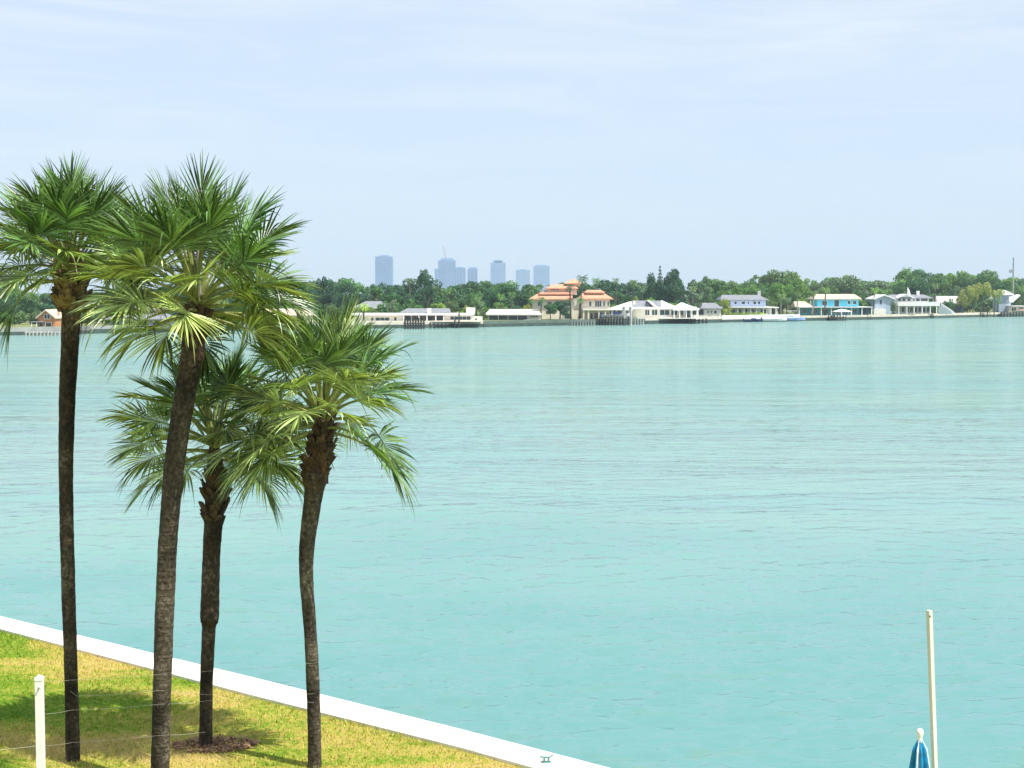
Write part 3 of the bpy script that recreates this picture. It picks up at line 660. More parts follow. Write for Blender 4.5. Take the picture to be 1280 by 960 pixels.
far_seawall(112.5, 439, M['sw_grey'], 'long grey far seawall seen through the palm fronds', frac=0.6)
far_seawall(439.5, 604, M['sw_pale'], 'white far seawall below the long white flat roofed house', top=GZ + 0.25, frac=0.5)
far_seawall(604.5, 806, M['sw_green'], 'mossy green far seawall below the orange roofed villa', frac=0.5)
far_seawall(806.5, 902, M['sw_pale'], 'pale far seawall below the white pavilion roofs', top=GZ + 0.3, frac=0.55)
far_seawall(902.5, 1000, M['white'], 'bright white far seawall below the pale blue house', top=GZ + 0.55, frac=0.42)
far_seawall(1000.5, 1088, M['sw_pale'], 'tan far seawall below the turquoise house', top=GZ + 0.1, frac=0.6)
far_seawall(1088.5, 1250, M['sw_pale'], 'long pale far seawall below the grey and white gabled house', top=GZ + 0.15, frac=0.55)
far_seawall(1250.5, 1500, M['sw_green'], 'dark far seawall at the right edge beyond the mangrove', frac=0.6)

# ---------------------------------------------------------------- houses
class House:
    def __init__(s, name, label, cat, pxc, Y, group=None):
        s.Y = Y; b = on_y(pxc, 400, Y); s.root = empty(name, (b.x, Y, GZ), label, cat, group)
    def X(s, px): return on_y(px, 400, s.Y).x
    def Z(s, py): return GZ if py is None else on_y(640, py, s.Y).z
    def box(s, name, m, px0, px1, pt, pb=None, y0=0, y1=8, parent=None, build=True):
        mb = MB().box(s.X(px0), s.X(px1), s.Y + y0, s.Y + y1, s.Z(pb), s.Z(pt))
        return mb.build(name, M[m], parent or s.root)
    def boxes(s, name, m, lst, parent=None):
        mb = MB()
        for (px0, px1, pt, pb, y0, y1) in lst: mb.box(s.X(px0), s.X(px1), s.Y + y0, s.Y + y1, s.Z(pb), s.Z(pt))
        return mb.build(name, M[m], parent or s.root)
    def hip(s, name, m, px0, px1, pe, pr, r0, r1, y0=-0.6, y1=8.6, th=0.22, parent=None):
        return MB().hip(s.X(px0), s.X(px1), s.Y + y0, s.Y + y1, s.Z(pe), s.Z(pr), s.X(r0), s.X(r1), th=th).build(name, M[m], parent or s.root)
    def win(s, px0, px1, pt, pb, n=1, y=0.0, fm='white', parent=None):
        x0, x1, z0, z1 = s.X(px0), s.X(px1), s.Z(pb), s.Z(pt); yy = s.Y + y; w_ = 0.09
        mb = MB(); mb.box(x0, x1, yy - 0.06, yy - 0.002, z0, z0 + w_); mb.box(x0, x1, yy - 0.06, yy - 0.002, z1 - w_, z1)
        for i in range(n + 1):
            xc = x0 + (x1 - x0 - w_) * i / n; mb.box(xc, xc + w_, yy - 0.058, yy - 0.004, z0 + w_, z1 - w_)
        f = mb.build('window', M[fm], parent or s.root)
        MB().box(x0 + w_ * .5, x1 - w_ * .5, yy - 0.03, yy - 0.006, z0 + w_ * .5, z1 - w_ * .5).build('pane', M['glass'], f)
    def door(s, px0, px1, pt, pb=None, y=0.0, m='glass'):
        x0, x1, z0, z1 = s.X(px0), s.X(px1), s.Z(pb), s.Z(pt); yy = s.Y + y
        mb = MB(); mb.box(x0 - .08, x0, yy - 0.07, yy - .002, z0, z1); mb.box(x1, x1 + .08, yy - 0.07, yy - .002, z0, z1); mb.box(x0 - .08, x1 + .08, yy - 0.07, yy - .002, z1 + .001, z1 + 0.09)
        f = mb.build('door', M['white'], s.root); MB().box(x0 + .002, x1 - .002, yy - 0.04, yy - .004, z0, z1 - .002).build('door_panel', M[m], f)
    def cols(s, name, m, pxs, pt, pb, y, w_=0.14):
        for px in pxs:
            x = s.X(px); MB().box(x - w_, x + w_, s.Y + y, s.Y + y + 2 * w_, s.Z(pb), s.Z(pt)).build(name, M[m], s.root)

# 1 small orange brown house far left
h = House('gabled_house', 'small orange brown gabled house by a pale posted dock at far left', 'house', 60, shoreY(60) + 8)
h.box('wall', 'orange_wall', 47, 69, 396.5, None, 0, 6)
mb = MB().tri_front(h.X(47), h.X(69), h.Y, h.Y + 6, h.Z(396.5) + .002, h.Z(388)); mb.build('gable', M['orange_wall'], h.root)
MB().gable_front(h.X(45.5), h.X(70.5), h.Y - 0.6, h.Y + 6.6, h.Z(397), h.Z(386.8), th=0.25).build('roof', M['tan_roof'], h.root)
h.win(55, 63, 392.5, 399, 2); h.door(57, 64, 403.5, None); h.win(49, 54, 403.5, 408, 1)
h.box('porch_roof', 'grey_roof', 43, 57, 401.6, 402.6, -2.2, -0.01); h.cols('post', 'white', (43.8, 50), 402.6, None, -2.1, 0.07)
h.box('chimney', 'pink_wall', 66.5, 68.5, 388.5, 394, 2.5, 3.4)
# houses between the palm trunks
h = House('pink_house', 'pink two storey house half hidden behind the frond of the leaning palm', 'house', 180, shoreY(180) + 22)
h.box('wall', 'pink_wall', 163, 198, 386, None, 0, 8); h.hip('roof', 'pale_roof', 160, 201, 386, 379.5, 171, 190)
for a_ in (167, 176, 186): h.win(a_, a_ + 6, 388.5, 392.5, 1)
h = House('grey_house', 'low grey house with wide windows seen between two palm trunks', 'house', 172, shoreY(170) + 9)
h.box('wall', 'grey_wall', 135, 214, 398.5, None, 0, 7); h.hip('roof', 'grey_roof', 132, 217, 398.5, 392.5, 145, 204, -0.8, 7.6)
for a_ in (140, 156, 172, 190): h.win(a_, a_ + 10, 401, 406.5, 2)
h = House('cream_house', 'cream bungalow behind the crown of the leaning palm', 'house', 340, shoreY(340) + 14)
h.box('wall', 'cream', 305, 385, 394, None, 0, 8); h.hip('roof', 'tan_roof', 302, 388, 394, 386, 318, 372)
for a_ in (312, 330, 348, 366): h.win(a_, a_ + 11, 397, 402.5, 2)
# 2 grey roofed house behind
h = House('grey_roofed_house', 'grey roofed house behind the left end of the white flat roofed house', 'house', 462, shoreY(460) + 34)
h.box('wall', 'white', 444, 484, 384.5, None, 0, 9); h.hip('roof', 'grey_roof', 441, 487, 384.5, 376.5, 455, 474, -0.8, 9.8)
h.box('porch_roof', 'pale_roof', 450, 474, 384.6, 385.6, -4, -0.9); h.win(452, 458, 386.6, 390, 1); h.win(464, 472, 386.6, 390, 2)
# 3 long white flat roof house
h = House('flat_roofed_house', 'long low white flat roofed house with a carport behind dark pilings', 'house', 523, shoreY(523) + 9)
h.box('wall', 'warm_white', 449, 504.5, 394.2, None, 0, 9); h.box('wall', 'warm_white', 556, 590, 394.2, None, 0, 9)
h.box('back_wall', 'cream', 504.6, 555.9, 394.3, None, 5, 9)
h.box('roof', 'white_roof', 440, 592, 391.8, 394.1, -0.9, 9.8)
h.box('low_wall', 'warm_white', 590.2, 602.5, 396.2, None, 0.5, 7); h.box('garden_wall', 'warm_white', 430, 448.8, 398.5, None, 0.2, 0.8)
MB().box(h.X(440), h.X(602), h.Y - 7.5, h.Y - 0.1, GZ, GZ + 0.12).build('patio', M['sw_pale'], h.root)
h.win(463.5, 467.2, 396.5, 402, 1); h.win(469, 487, 396.5, 401.6, 3); h.win(492.3, 496, 396, 402.8, 1); h.win(562.5, 588.5, 395.2, 400, 5)
h.cols('column', 'white', (505, 514, 524, 534, 545, 555), 394.2, None, -0.8, 0.12)
for a_ in (508, 519, 531, 543): h.win(a_, a_ + 8, 396.6, 402.4, 2, y=5)
h.door(594, 596.2, 398, None, y=0.5); 
h.box('chimney', 'white', 533.5, 538, 385.6, 391.5, 2, 3.2)
h.hip('upper_roof', 'grey_roof', 497, 561, 391.0, 385.8, 506, 560, 3.4, 12)
h.box('roof_cabin', 'warm_white', 582, 593, 384.8, 391.4, 5, 8)
# 4 low house with pale long roof
h = House('low_pale_house', 'low house with a long pale roof and dark glass beside the villa', 'house', 642, shoreY(640) + 12)
h.box('wall', 'glass', 611, 659.5, 393.4, None, 1.5, 8); h.box('wall', 'warm_white', 659.6, 676, 392.6, None, 0.5, 8)
h.hip('roof', 'pale_roof', 606, 677, 392.9, 386.6, 612, 672, -0.8, 9)
h.cols('column', 'white', (611, 623, 635, 647, 659), 393, None, 0.6, 0.08); h.win(662, 673, 394.3, 397, 3, y=0.5)
h.box('low_wall', 'warm_white', 655, 674, 399.5, None, -2, -1.7)
# 5 villa
h = House('tiled_roof_villa', 'large cream villa with stepped orange tiled roofs and palms in front', 'villa', 715, shoreY(720) + 13)
h.box('wall', 'cream', 666, 762, 373.5, None, 0, 14)
h.hip('roof', 'orange_roof', 662, 716, 373.4, 368, 671, 716, -0.9, 12, 0.3); h.hip('roof', 'orange_roof', 724, 766, 373.0, 366.6, 729, 757, -0.9, 12, 0.3)
h.box('wall', 'cream', 676, 712, 367, 370, 4, 13); h.hip('roof', 'orange_roof', 674, 716, 366.8, 363.8, 680, 714, 3, 14, 0.25)
h.box('tower_wall', 'cream', 685, 722, 360.0, 368.4, 6, 14); h.win(689, 700, 360.8, 363.2, 4, y=6); h.hip('tower_roof', 'orange_roof', 682.5, 724, 359.9, 355, 692, 716, 5, 15, 0.25)
h.box('cupola_wall', 'cream', 711, 727, 353.8, 357.5, 8, 12.5); h.hip('cupola_roof', 'orange_roof', 707, 730, 353.6, 348.2, 717, 720, 7.2, 13.4, 0.2)
h.hip('roof_step', 'orange_roof', 732, 757, 365.2, 362.3, 736, 753, 3, 12, 0.2); h.box('wall_step', 'cream', 734, 756, 365.5, 368.2, 4, 11)
h.box('balcony', 'warm_white', 728, 766, 385.7, 387.7, -2.6, -0.01); h.cols('column', 'cream', (729, 735, 748, 756, 764.5), 387.8, None, -2.4, 0.17)
mb = MB()
for i in range(26): x = h.X(728.5 + i * 1.48); mb.box(x - .03, x + .03, h.Y - 2.55, h.Y - 2.49, h.Z(385.6), h.Z(383.2))
mb.box(h.X(728), h.X(766), h.Y - 2.6, h.Y - 2.45, h.Z(383.1), h.Z(382.7)); mb.build('balustrade', M['metal'], h.root)
h.win(736, 739.5, 376.5, 383.3, 1); h.win(743.5, 752, 375.8, 384, 3); h.win(753.5, 756.5, 376, 383, 1); h.win(759, 761.5, 376.5, 383, 1)
h.win(672, 678, 377, 383, 2); h.win(706, 714, 377, 383, 2); h.win(684, 690, 377, 383, 1)
h.door(738, 741, 391.5, None); h.door(743, 753, 391, None); h.door(755, 761, 391.2, None); h.door(706, 712, 392, None); h.door(672, 677, 392, None)
h.box('garden_wall', 'warm_white', 704, 728, 398, None, -4.5, -4.1)
# 6 pavilion roofs and white house
h = House('white_pavilion_house', 'white house with grey roof panels and sloping white pavilion roofs', 'house', 815, shoreY(815) + 8)
h.box('wall', 'warm_white', 791, 873, 386.3, None, 0, 9)
h.boxes('fascia', 'white', [(789, 870, 383.6, 386.2, -1.0, 9.2)])
h.hip('roof', 'grey_roof', 790, 812, 383.5, 375.8, 795.5, 810, -0.8, 9, 0.02); h.hip('roof', 'grey_roof', 814.5, 833, 383.5, 376, 816, 828, -0.8, 9, 0.02)
MB().add([(h.X(809), h.Y - 1.0, h.Z(376)), (h.X(812.5), h.Y - 1.0, h.Z(375.6)), (h.X(821), h.Y - 1.05, h.Z(383.4)), (h.X(817), h.Y - 1.05, h.Z(383.4)),
          (h.X(809), h.Y + 6, h.Z(376)), (h.X(812.5), h.Y + 6, h.Z(375.6)), (h.X(821), h.Y + 6, h.Z(383.4)), (h.X(817), h.Y + 6, h.Z(383.4))],
         [(0, 3, 2, 1), (4, 5, 6, 7), (0, 1, 5, 4), (1, 2, 6, 5), (2, 3, 7, 6), (3, 0, 4, 7)]).build('roof_rib', M['white_roof'], h.root)
h.hip('side_roof', 'white_roof', 826, 845, 383.5, 375.8, 828, 829.5, -0.9, 9, 0.1)
h.hip('pavilion_roof', 'white_roof', 840, 872, 386.0, 378.4, 851, 853.5, -3.4, 5, 0.35)
h.box('chimney', 'white', 791.2, 794.6, 376, 383.5, 1, 2.2)
for a_, b_ in ((806, 812), (814.5, 822), (824.5, 837), (838.5, 847)): h.win(a_, b_, 387, 394.3, 2)
h.win(849.5, 854.5, 387.5, 394.5, 1, fm='cream'); h.door(856.5, 862.5, 387.8, None); h.win(865, 871, 387.5, 394, 1)
h.cols('column', 'white', (841, 848, 856, 863, 870.5), 386.5, None, -3.1, 0.1); h.box('terrace', 'warm_white', 795, 876, 397.2, None, -6.5, -0.1)
h = House('pool_pavilion', 'white sloping roof pavilion open below, right of the villa', 'pavilion', 777, shoreY(778) + 8)
MB().add([(h.X(758.5), h.Y - 2, h.Z(387.2)), (h.X(790), h.Y - 2, h.Z(387.6)), (h.X(790), h.Y + 2, h.Z(376.8)), (h.X(787), h.Y + 2, h.Z(377.2)), (h.X(758.5), h.Y + 7, h.Z(387.2)), (h.X(790), h.Y + 7, h.Z(387.6))],
         [(0, 1, 2, 3), (0, 3, 4), (3, 2, 5, 4), (1, 5, 2), (0, 4, 5, 1)]).build('roof', M['white_roof'], h.root)
h.cols('column', 'white', (761, 770, 780, 789), 387.5, None, -1.6, 0.1); h.box('back_wall', 'grey_wall', 764, 789, 387.8, None, 6, 6.3)
h.box('bar_counter', 'warm_white', 768, 783, 395, None, 2, 3)
h = House('white_annex', 'small white annex with a low grey roof and narrow windows', 'house', 890, shoreY(890) + 7)
h.box('wall', 'white', 880, 901, 385.4, None, 0, 7); h.hip('roof', 'grey_roof', 876, 903, 385.2, 378.6, 880, 896, -0.8, 7.8)
h.box('wing_wall', 'glass', 868, 879.8, 386.5, None, 2, 7); h.box('wing_roof', 'pale_roof', 866.5, 879.8, 385.4, 386.4, 0.5, 7.5)
h.win(884, 886.5, 388, 392, 1); h.win(888, 890.5, 388, 392, 1); h.win(892, 896, 388, 392, 1); h.box('garden_wall', 'pale_roof', 867, 884, 393.5, None, -2.5, -2.2); h.box('fence', 'pale_roof', 887, 901, 393.8, None, -2, -1.9)
# 8 pale blue two storey
h = House('pale_blue_house', 'pale blue two storey house with grey roof and white ground floor porch', 'house', 930, shoreY(945) + 8)
h.box('wall', 'blue_wall', 913, 957, 374.8, 383, 0, 9); h.box('wall', 'white', 911, 960, 384.6, None, 1, 10); h.hip('roof', 'grey_roof', 900, 960, 374.6, 368.6, 905, 951, -0.8, 9.8)
h.box('lower_wall', 'blue_wall', 908, 912.8, 380.5, 383, 1, 9)
h.box('porch_roof', 'white_roof', 903, 962.5, 383.1, 384.5, -3.0, 10)
for a_, b_ in ((917.5, 921), (926.5, 931.5), (934, 936.5), (941, 945.5), (946.8, 950.5)): h.win(a_, b_, 376.6, 380.6, 1)
for a_, b_ in ((913, 920), (922, 927), (929, 935), (938, 944), (945, 949), (951, 958.5)): h.win(a_, b_, 386.2, 392.2, 2, y=1)
h.cols('column', 'white', (904, 911, 920.5, 928, 936.5, 944, 952, 961.5), 384.6, None, -2.7, 0.1)
h.box('chimney', 'pale_roof', 951, 954.5, 363.5, 370, 5, 6.5)
h = House('garage', 'small white open fronted garage right of the pale blue house', 'garage', 966, shoreY(968) + 8)
h.box('wall', 'white', 960.5, 963, 385.2, None, 0, 6); h.box('wall', 'white', 969, 971.5, 385.2, None, 0, 6); h.box('back_wall', 'pale_roof', 963.1, 968.9, 385.2, None, 4, 6); h.box('roof', 'white_roof', 959.5, 973, 383.7, 385.1, -0.6, 6.5)
# 9 turquoise
h = House('turquoise_house', 'turquoise two storey house with tan roof, white columns and side wings', 'house', 1040, shoreY(1060) + 8)
h.box('wall', 'turq', 1021.5, 1073, 373.6, 383.2, 0, 9); h.hip('roof', 'tan_roof', 1017, 1076, 373.4, 367.6, 1022, 1072, -0.8, 9.6)
h.box('wall', 'turq', 1000, 1075, 384.4, None, 1, 9); h.box('porch_roof', 'white_roof', 996, 1088, 383.3, 384.3, -2.6, 9.8)
h.hip('wing_roof', 'tan_roof', 993, 1015.5, 383.1, 376.8, 995, 1009, -1.0, 8)
h.win(1027, 1034, 376, 382, 2); h.door(1042.5, 1048.5, 375, 383.2); h.win(1059, 1063, 375.5, 380.5, 1); h.win(1065.5, 1070.5, 376, 380.5, 1)
for a_, b_ in ((1003, 1009), (1017, 1022), (1026, 1036), (1039, 1049), (1051, 1061), (1064, 1072)): h.win(a_, b_, 386, 391.8, 3, y=1)
h.cols('column', 'white', (997, 1013.5, 1024.5, 1037, 1049.5, 1062, 1075, 1087), 384.4, None, -2.3, 0.13)
h.box('wing_wall', 'glass', 1077, 1087.5, 385, None, 2, 7)
# 10 grey gabled + white porch house
h = House('gabled_balcony_house', 'grey gabled house joined to a white two storey balcony front and curved stair', 'house', 1135, shoreY(1150) + 6)
h.box('wall', 'grey_wall', 1092, 1115.5, 373.4, None, -1, 9)
MB().tri_front(h.X(1092), h.X(1115.5), h.Y - 1, h.Y + 9, h.Z(373.4) + .002, h.Z(369.4)).build('gable', M['grey_wall'], h.root)
MB().gable_front(h.X(1090), h.X(1117.5), h.Y - 1.7, h.Y + 9, h.Z(373.2), h.Z(368.0), th=0.35).build('gable_roof', M['white_roof'], h.root)
h.box('low_wing', 'white', 1088.5, 1103, 386, None, -4, -1.01); h.win(1098, 1101.3, 374.5, 380.5, 1, y=-1, fm='grey_wall'); h.win(1095.5, 1102, 384, 385.8, 2, y=-1)
h.box('wall', 'white', 1116, 1161, 372.5, None, 0.5, 9)
h.hip('roof', 'grey_roof', 1112, 1166, 372.3, 368.2, 1116, 1160, -0.4, 11)
MB().tri_front(h.X(1121), h.X(1139), h.Y - 1.2, h.Y + 2, h.Z(371.6), h.Z(368.9)).build('porch_gable', M['white'], h.root)
MB().gable_front(h.X(1119.5), h.X(1141), h.Y - 1.7, h.Y + 5, h.Z(371.8), h.Z(367.4), th=0.3).build('porch_roof', M['white_roof'], h.root)
for a_, b_ in ((1122.5, 1126.5), (1128, 1132), (1134.5, 1138.5), (1141.5, 1143.5), (1145, 1150), (1151, 1160)): h.win(a_, b_, 373, 376.6, 1, y=0.5)
h.box('balcony', 'white', 1119.5, 1173, 377.4, 382.4, -2.4, -2.1); h.box('balcony_floor', 'white', 1119.5, 1172.5, 381.4, 382.4, -2.09, 0.45)
for i in range(8): h.win(1122 + i * 5.2, 1126.2 + i * 5.2, 383.6, 390.2, 1, y=0.5)
h.cols('column', 'white', (1121, 1131, 1140, 1150, 1160, 1168, 1172), 382.4, None, -2.3, 0.13)
mb = MB()
for i in range(14):
    u = i / 13; a0 = 1172 + 13.5 * u; z1 = h.Z(378.5 + 11.5 * u)
    mb.box(h.X(a0), h.X(a0 + 1.2), h.Y - 2.4 - 3 * math.sin(u * 1.6), h.Y - 0.4 - 3 * math.sin(u * 1.6), GZ, z1)
mb.build('curved_stair', M['white'], h.root)
h.box('chimney', 'white', 1150.5, 1153.5, 363.5, 370, 4, 5.5)
h = House('white_roofed_house', 'pale roofed low house half hidden behind shrubs, right of the curved stair', 'house', 1190, shoreY(1190) + 18)
h.box('wall', 'glass', 1168, 1206, 380.2, None, 1, 8); h.box('roof_edge', 'white_roof', 1166, 1206, 378.6, 380.1, -1, 8.6); h.hip('roof', 'pale_roof', 1170, 1206, 378.5, 370.2, 1174, 1204, -0.8, 8.4, 0.02)
h = House('white_roofed_boathouse', 'white roofed boathouse with a tilted white awning beyond the mangrove', 'boathouse', 1262, shoreY(1262) + 9)
h.box('wall', 'cream', 1261, 1281, 383, None, 0, 6); h.box('flat_roof', 'white_roof', 1260, 1282, 382, 382.9, -0.5, 6.5); h.hip('roof', 'white_roof', 1247, 1268, 368, 362.4, 1253, 1261, 1, 8); h.box('upper_wall', 'grey_wall', 1249, 1266, 368.3, None, 2, 7)
MB().add([(h.X(1258), h.Y - 3, h.Z(377)), (h.X(1262), h.Y - 3, h.Z(378)), (h.X(1271.5), h.Y - 3, h.Z(369.5)), (h.X(1270), h.Y - 3, h.Z(368)), (h.X(1259.5), h.Y - 1, h.Z(371)),
          (h.X(1258), h.Y - .1, h.Z(377)), (h.X(1262), h.Y - .1, h.Z(378)), (h.X(1271.5), h.Y - .1, h.Z(369.5)), (h.X(1270), h.Y - .1, h.Z(368))],
         [(0, 1, 2, 3, 4), (0, 5, 6, 1), (1, 6, 7, 2), (2, 7, 8, 3), (5, 8, 7, 6), (3, 8, 5, 4), (4, 5, 0)]).build('awning', M['white_roof'], h.root)
h.win(1264, 1270, 384, 389, 2); h.win(1273, 1279, 384, 389, 2)

# hedge
def leafblob(n, ctrs, size, seed, vert=False):
    """n leaf quads spread over the skins of the given ellipsoids; returns verts, faces"""
    rng = np.random.default_rng(seed); C = np.array(ctrs); vol = (C[:, 3] * C[:, 4]) ; pr = vol / vol.sum()
    ci = rng.choice(len(C), n, p=pr); c = C[ci]
    d = rng.normal(size=(n, 3)); d /= np.linalg.norm(d, axis=1)[:, None]
    rr = rng.uniform(0.72, 1.06, n)[:, None]
    p = c[:, :3] + d * rr * np.stack([c[:, 3], c[:, 3], c[:, 4]], 1)
    nrm = d + rng.normal(0, 0.55, (n, 3)); nrm /= np.linalg.norm(nrm, axis=1)[:, None]
    t1 = np.cross(nrm, rng.normal(size=(n, 3))); t1 /= np.linalg.norm(t1, axis=1)[:, None]; t2 = np.cross(nrm, t1)
    s = (size * rng.uniform(0.5, 1.3, n))[:, None]
    v = np.stack([p - t1 * s, p - t2 * s * 0.7 + nrm * s * .15, p + t1 * s, p + t2 * s * 0.7 + nrm * s * .1], 1).reshape(-1, 3)
    return v, np.arange(4 * n).reshape(-1, 4)

# ---------------------------------------------------------------- trees of the far shore
GREENS = {'dark green': (0.045, 0.125, 0.055), 'deep green': (0.065, 0.165, 0.055), 'mid green': (0.11, 0.225, 0.06), 'fresh green': (0.16, 0.29, 0.05),
          'yellow green': (0.30, 0.36, 0.06), 'olive green': (0.14, 0.22, 0.07), 'grey green': (0.15, 0.23, 0.12), 'lime green': (0.34, 0.48, 0.06), 'golden green': (0.36, 0.40, 0.10)}
LM = {k: leafmat('foliage_' + k.replace(' ', '_'), c, trans=0.22, rough=0.55, rnd=0.45, spec=0.3, var=0.35, scale=0.35, tcol=(1.5, 1.5, 0.8)) for k, c in GREENS.items()}
def crown_ctrs(kind, seed):
    rg = random.Random(seed); out = []
    if kind == 'round':      # unit: height 1 (crown 0.2..1), radius ~0.5
        for i in range(17):
            a = rg.uniform(0, 6.28); r_ = 0.36 * math.sqrt(rg.random()); z = rg.uniform(0.38, 0.86) - r_ * 0.35
            s = rg.uniform(0.10, 0.19); out.append((math.cos(a) * r_, math.sin(a) * r_, z, s, s * rg.uniform(0.65, 0.9)))
        out.append((0, 0, 0.62, 0.24, 0.22))
    elif kind == 'tall':
        for i in range(16):
            z = rg.uniform(0.22, 0.92); w_ = 0.24 * math.sin(math.pi * min(1, (z - 0.08) / 0.98)) ** 0.6; a = rg.uniform(0, 6.28); r_ = w_ * math.sqrt(rg.random())
            s = rg.uniform(0.07, 0.13); out.append((math.cos(a) * r_, math.sin(a) * r_, z, s, s * 1.1))
    elif kind == 'open':
        for i in range(13):
            a = rg.uniform(0, 6.28); r_ = 0.42 * math.sqrt(rg.random()); z = rg.uniform(0.45, 0.93) - r_ * 0.4
            s = rg.uniform(0.07, 0.14); out.append((math.cos(a) * r_, math.sin(a) * r_, z, s, s * 0.7))
    elif kind == 'shrub':
        for i in range(10):
            a = rg.uniform(0, 6.28); r_ = 0.36 * math.sqrt(rg.random()); z = rg.uniform(0.18, 0.74) - r_ * 0.3
            s = rg.uniform(0.13, 0.24); out.append((math.cos(a) * r_, math.sin(a) * r_, z, s, s))
    elif kind == 'pine':
        for i in range(12):
            z = 0.22 + 0.76 * i / 11; r_ = 0.20 * (1.06 - z)
            for j in range(4):
                a = j * 1.57 + i * 0.8; out.append((math.cos(a) * r_, math.sin(a) * r_, z, r_ * 0.8 + 0.012, 0.022 + r_ * 0.12))
    elif kind == 'mangrove':
        for i in range(22):
            x = rg.uniform(-0.9, 0.9); z = rg.uniform(0.42, 0.80) + 0.12 * math.cos(x * 2.2 - 0.5)
            s = rg.uniform(0.10, 0.19); out.append((x, rg.uniform(-0.35, 0.35), z, s, s * 0.95))
    return out
CR = {}
def crown_proto(kind, var, n, size):
    key = (kind, var)
    if key not in CR:
        v, f = leafblob(n, crown_ctrs(kind, var * 7 + len(kind)), size, var * 13 + 5)
        me = bpy.data.meshes.new('crown'); me.from_pydata(v.tolist(), [], f.tolist()); me.materials.append(LM['dark green']); CR[key] = me
    return CR[key]
def trunk_mesh(kind):
    key = ('trunk', kind)
    if key not in CR:
        mb = MB(); rg = random.Random(3)
        if kind == 'mangrove':
            for x in (-0.6, -0.38, -0.05, 0.22, 0.5): mb.tube([(x, 0, -0.08), (x + .02, 0, 0.25), (x + rg.uniform(-.1, .1), 0, 0.6)], [0.026, 0.02, 0.012], 6)
        elif kind in ('pine', 'tall'):
            mb.tube([(0, 0, -0.02), (0.004, 0, 0.4), (0, 0, 0.93)], [0.022, 0.016, 0.004], 7)
        else:
            mb.tube([(0, 0, -0.02), (0.01, 0, 0.2), (0.0, 0.01, 0.42)], [0.036, 0.027, 0.022], 8)
            for a in range(5):
                t = a * 1.26; mb.tube([(0, 0, 0.30 + a * 0.02), (math.cos(t) * .14, math.sin(t) * .14, 0.5), (math.cos(t) * .3, math.sin(t) * .3, 0.66)], [0.018, 0.011, 0.005], 5)
        me = bpy.data.meshes.new('trunk'); me.from_pydata(mb.v, [], mb.f); me.materials.append(M['bark']); CR[key] = me
    return CR[key]
NQ = {'round': (3000, 0.030), 'tall': (2400, 0.024), 'open': (1900, 0.024), 'shrub': (1300, 0.055), 'pine': (2200, 0.018), 'mangrove': (4200, 0.030)}
TREE_LOG = []
def tree(px, pytop, Y, wpx, kind, green, name=None, label=None, group=None, zb=GZ):
    top = on_y(px, pytop, Y); hgt = top.z - zb; wd = wpx / F * Y
    nm = name or {'round': 'broadleaf_tree', 'tall': 'tall_tree', 'open': 'open_crowned_tree', 'shrub': 'shrub', 'pine': 'pine_tree', 'mangrove': 'mangrove_tree'}[kind]
    root = empty(nm, (top.x, Y, zb), label or 'x', 'shrub' if kind == 'shrub' else 'tree', group)
    root.rotation_euler.z = random.uniform(0, 6.28) if kind != 'mangrove' else 0
    n, sz = NQ[kind]; nominal = {'round': 0.98, 'tall': 0.56, 'open': 0.98, 'shrub': 1.05, 'pine': 0.45, 'mangrove': 2.05}[kind]
    sx_ = wd / nominal; sc = (sx_, sx_, hgt)
    me = crown_proto(kind, random.randrange(4) if kind != 'mangrove' else 0, n, sz)
    c = bpy.data.objects.new('crown', me); COL.objects.link(c); c.parent = root; c.scale = sc
    c.material_slots[0].link = 'OBJECT'; c.material_slots[0].material = LM[green]
    tk = bpy.data.objects.new('trunk', trunk_mesh(kind if kind in ('mangrove', 'pine', 'tall') else 'round')); COL.objects.link(tk); tk.parent = root; tk.scale = sc
    if label is None: TREE_LOG.append([root, px, green, kind, group])
    return root

SKY = [(-60, 350), (0, 352), (40, 358), (75, 364), (110, 358), (160, 352), (230, 356), (290, 352), (340, 349), (380, 347), (395, 345), (406, 339), (425, 344), (442, 343), (459, 350), (470, 347), (485, 346), (496, 351), (511, 349), (521, 351),
       (530, 337), (537, 341), (547, 352), (560, 354), (575, 353), (590, 348), (600, 346), (650, 346), (668, 350), (683, 350), (697, 345), (709, 345), (725, 349), (740, 346), (767, 346), (787, 349), (802, 347), (814, 340), (825, 341),
       (835, 339), (849, 339), (863, 345), (877, 340), (896, 340), (905, 345), (930, 343), (945, 340), (955, 335), (970, 332), (985, 331), (998, 333), (1012, 341), (1027, 342), (1044, 338), (1060, 337), (1072, 342), (1087, 351), (1096, 346),
       (1109, 352), (1122, 340), (1136, 331), (1153, 331), (1167, 334), (1180, 339), (1194, 330), (1219, 328), (1231, 330), (1248, 334), (1262, 339), (1280, 340), (1340, 338)]
def greens_at(px, row):
    if px < 420: p = ['mid green', 'deep green', 'mid green', 'dark green']
    elif px < 560: p = ['dark green', 'deep green', 'dark green', 'mid green']
    elif px < 770: p = ['deep green', 'mid green', 'deep green', 'dark green']
    elif px < 870: p = ['dark green', 'deep green', 'dark green', 'mid green']
    elif px < 1015: p = ['fresh green', 'mid green', 'fresh green', 'mid green', 'olive green']
    elif px < 1110: p = ['mid green', 'grey green', 'deep green', 'mid green']
    else: p = ['mid green', 'fresh green', 'deep green', 'mid green']
    return random.choice(p)
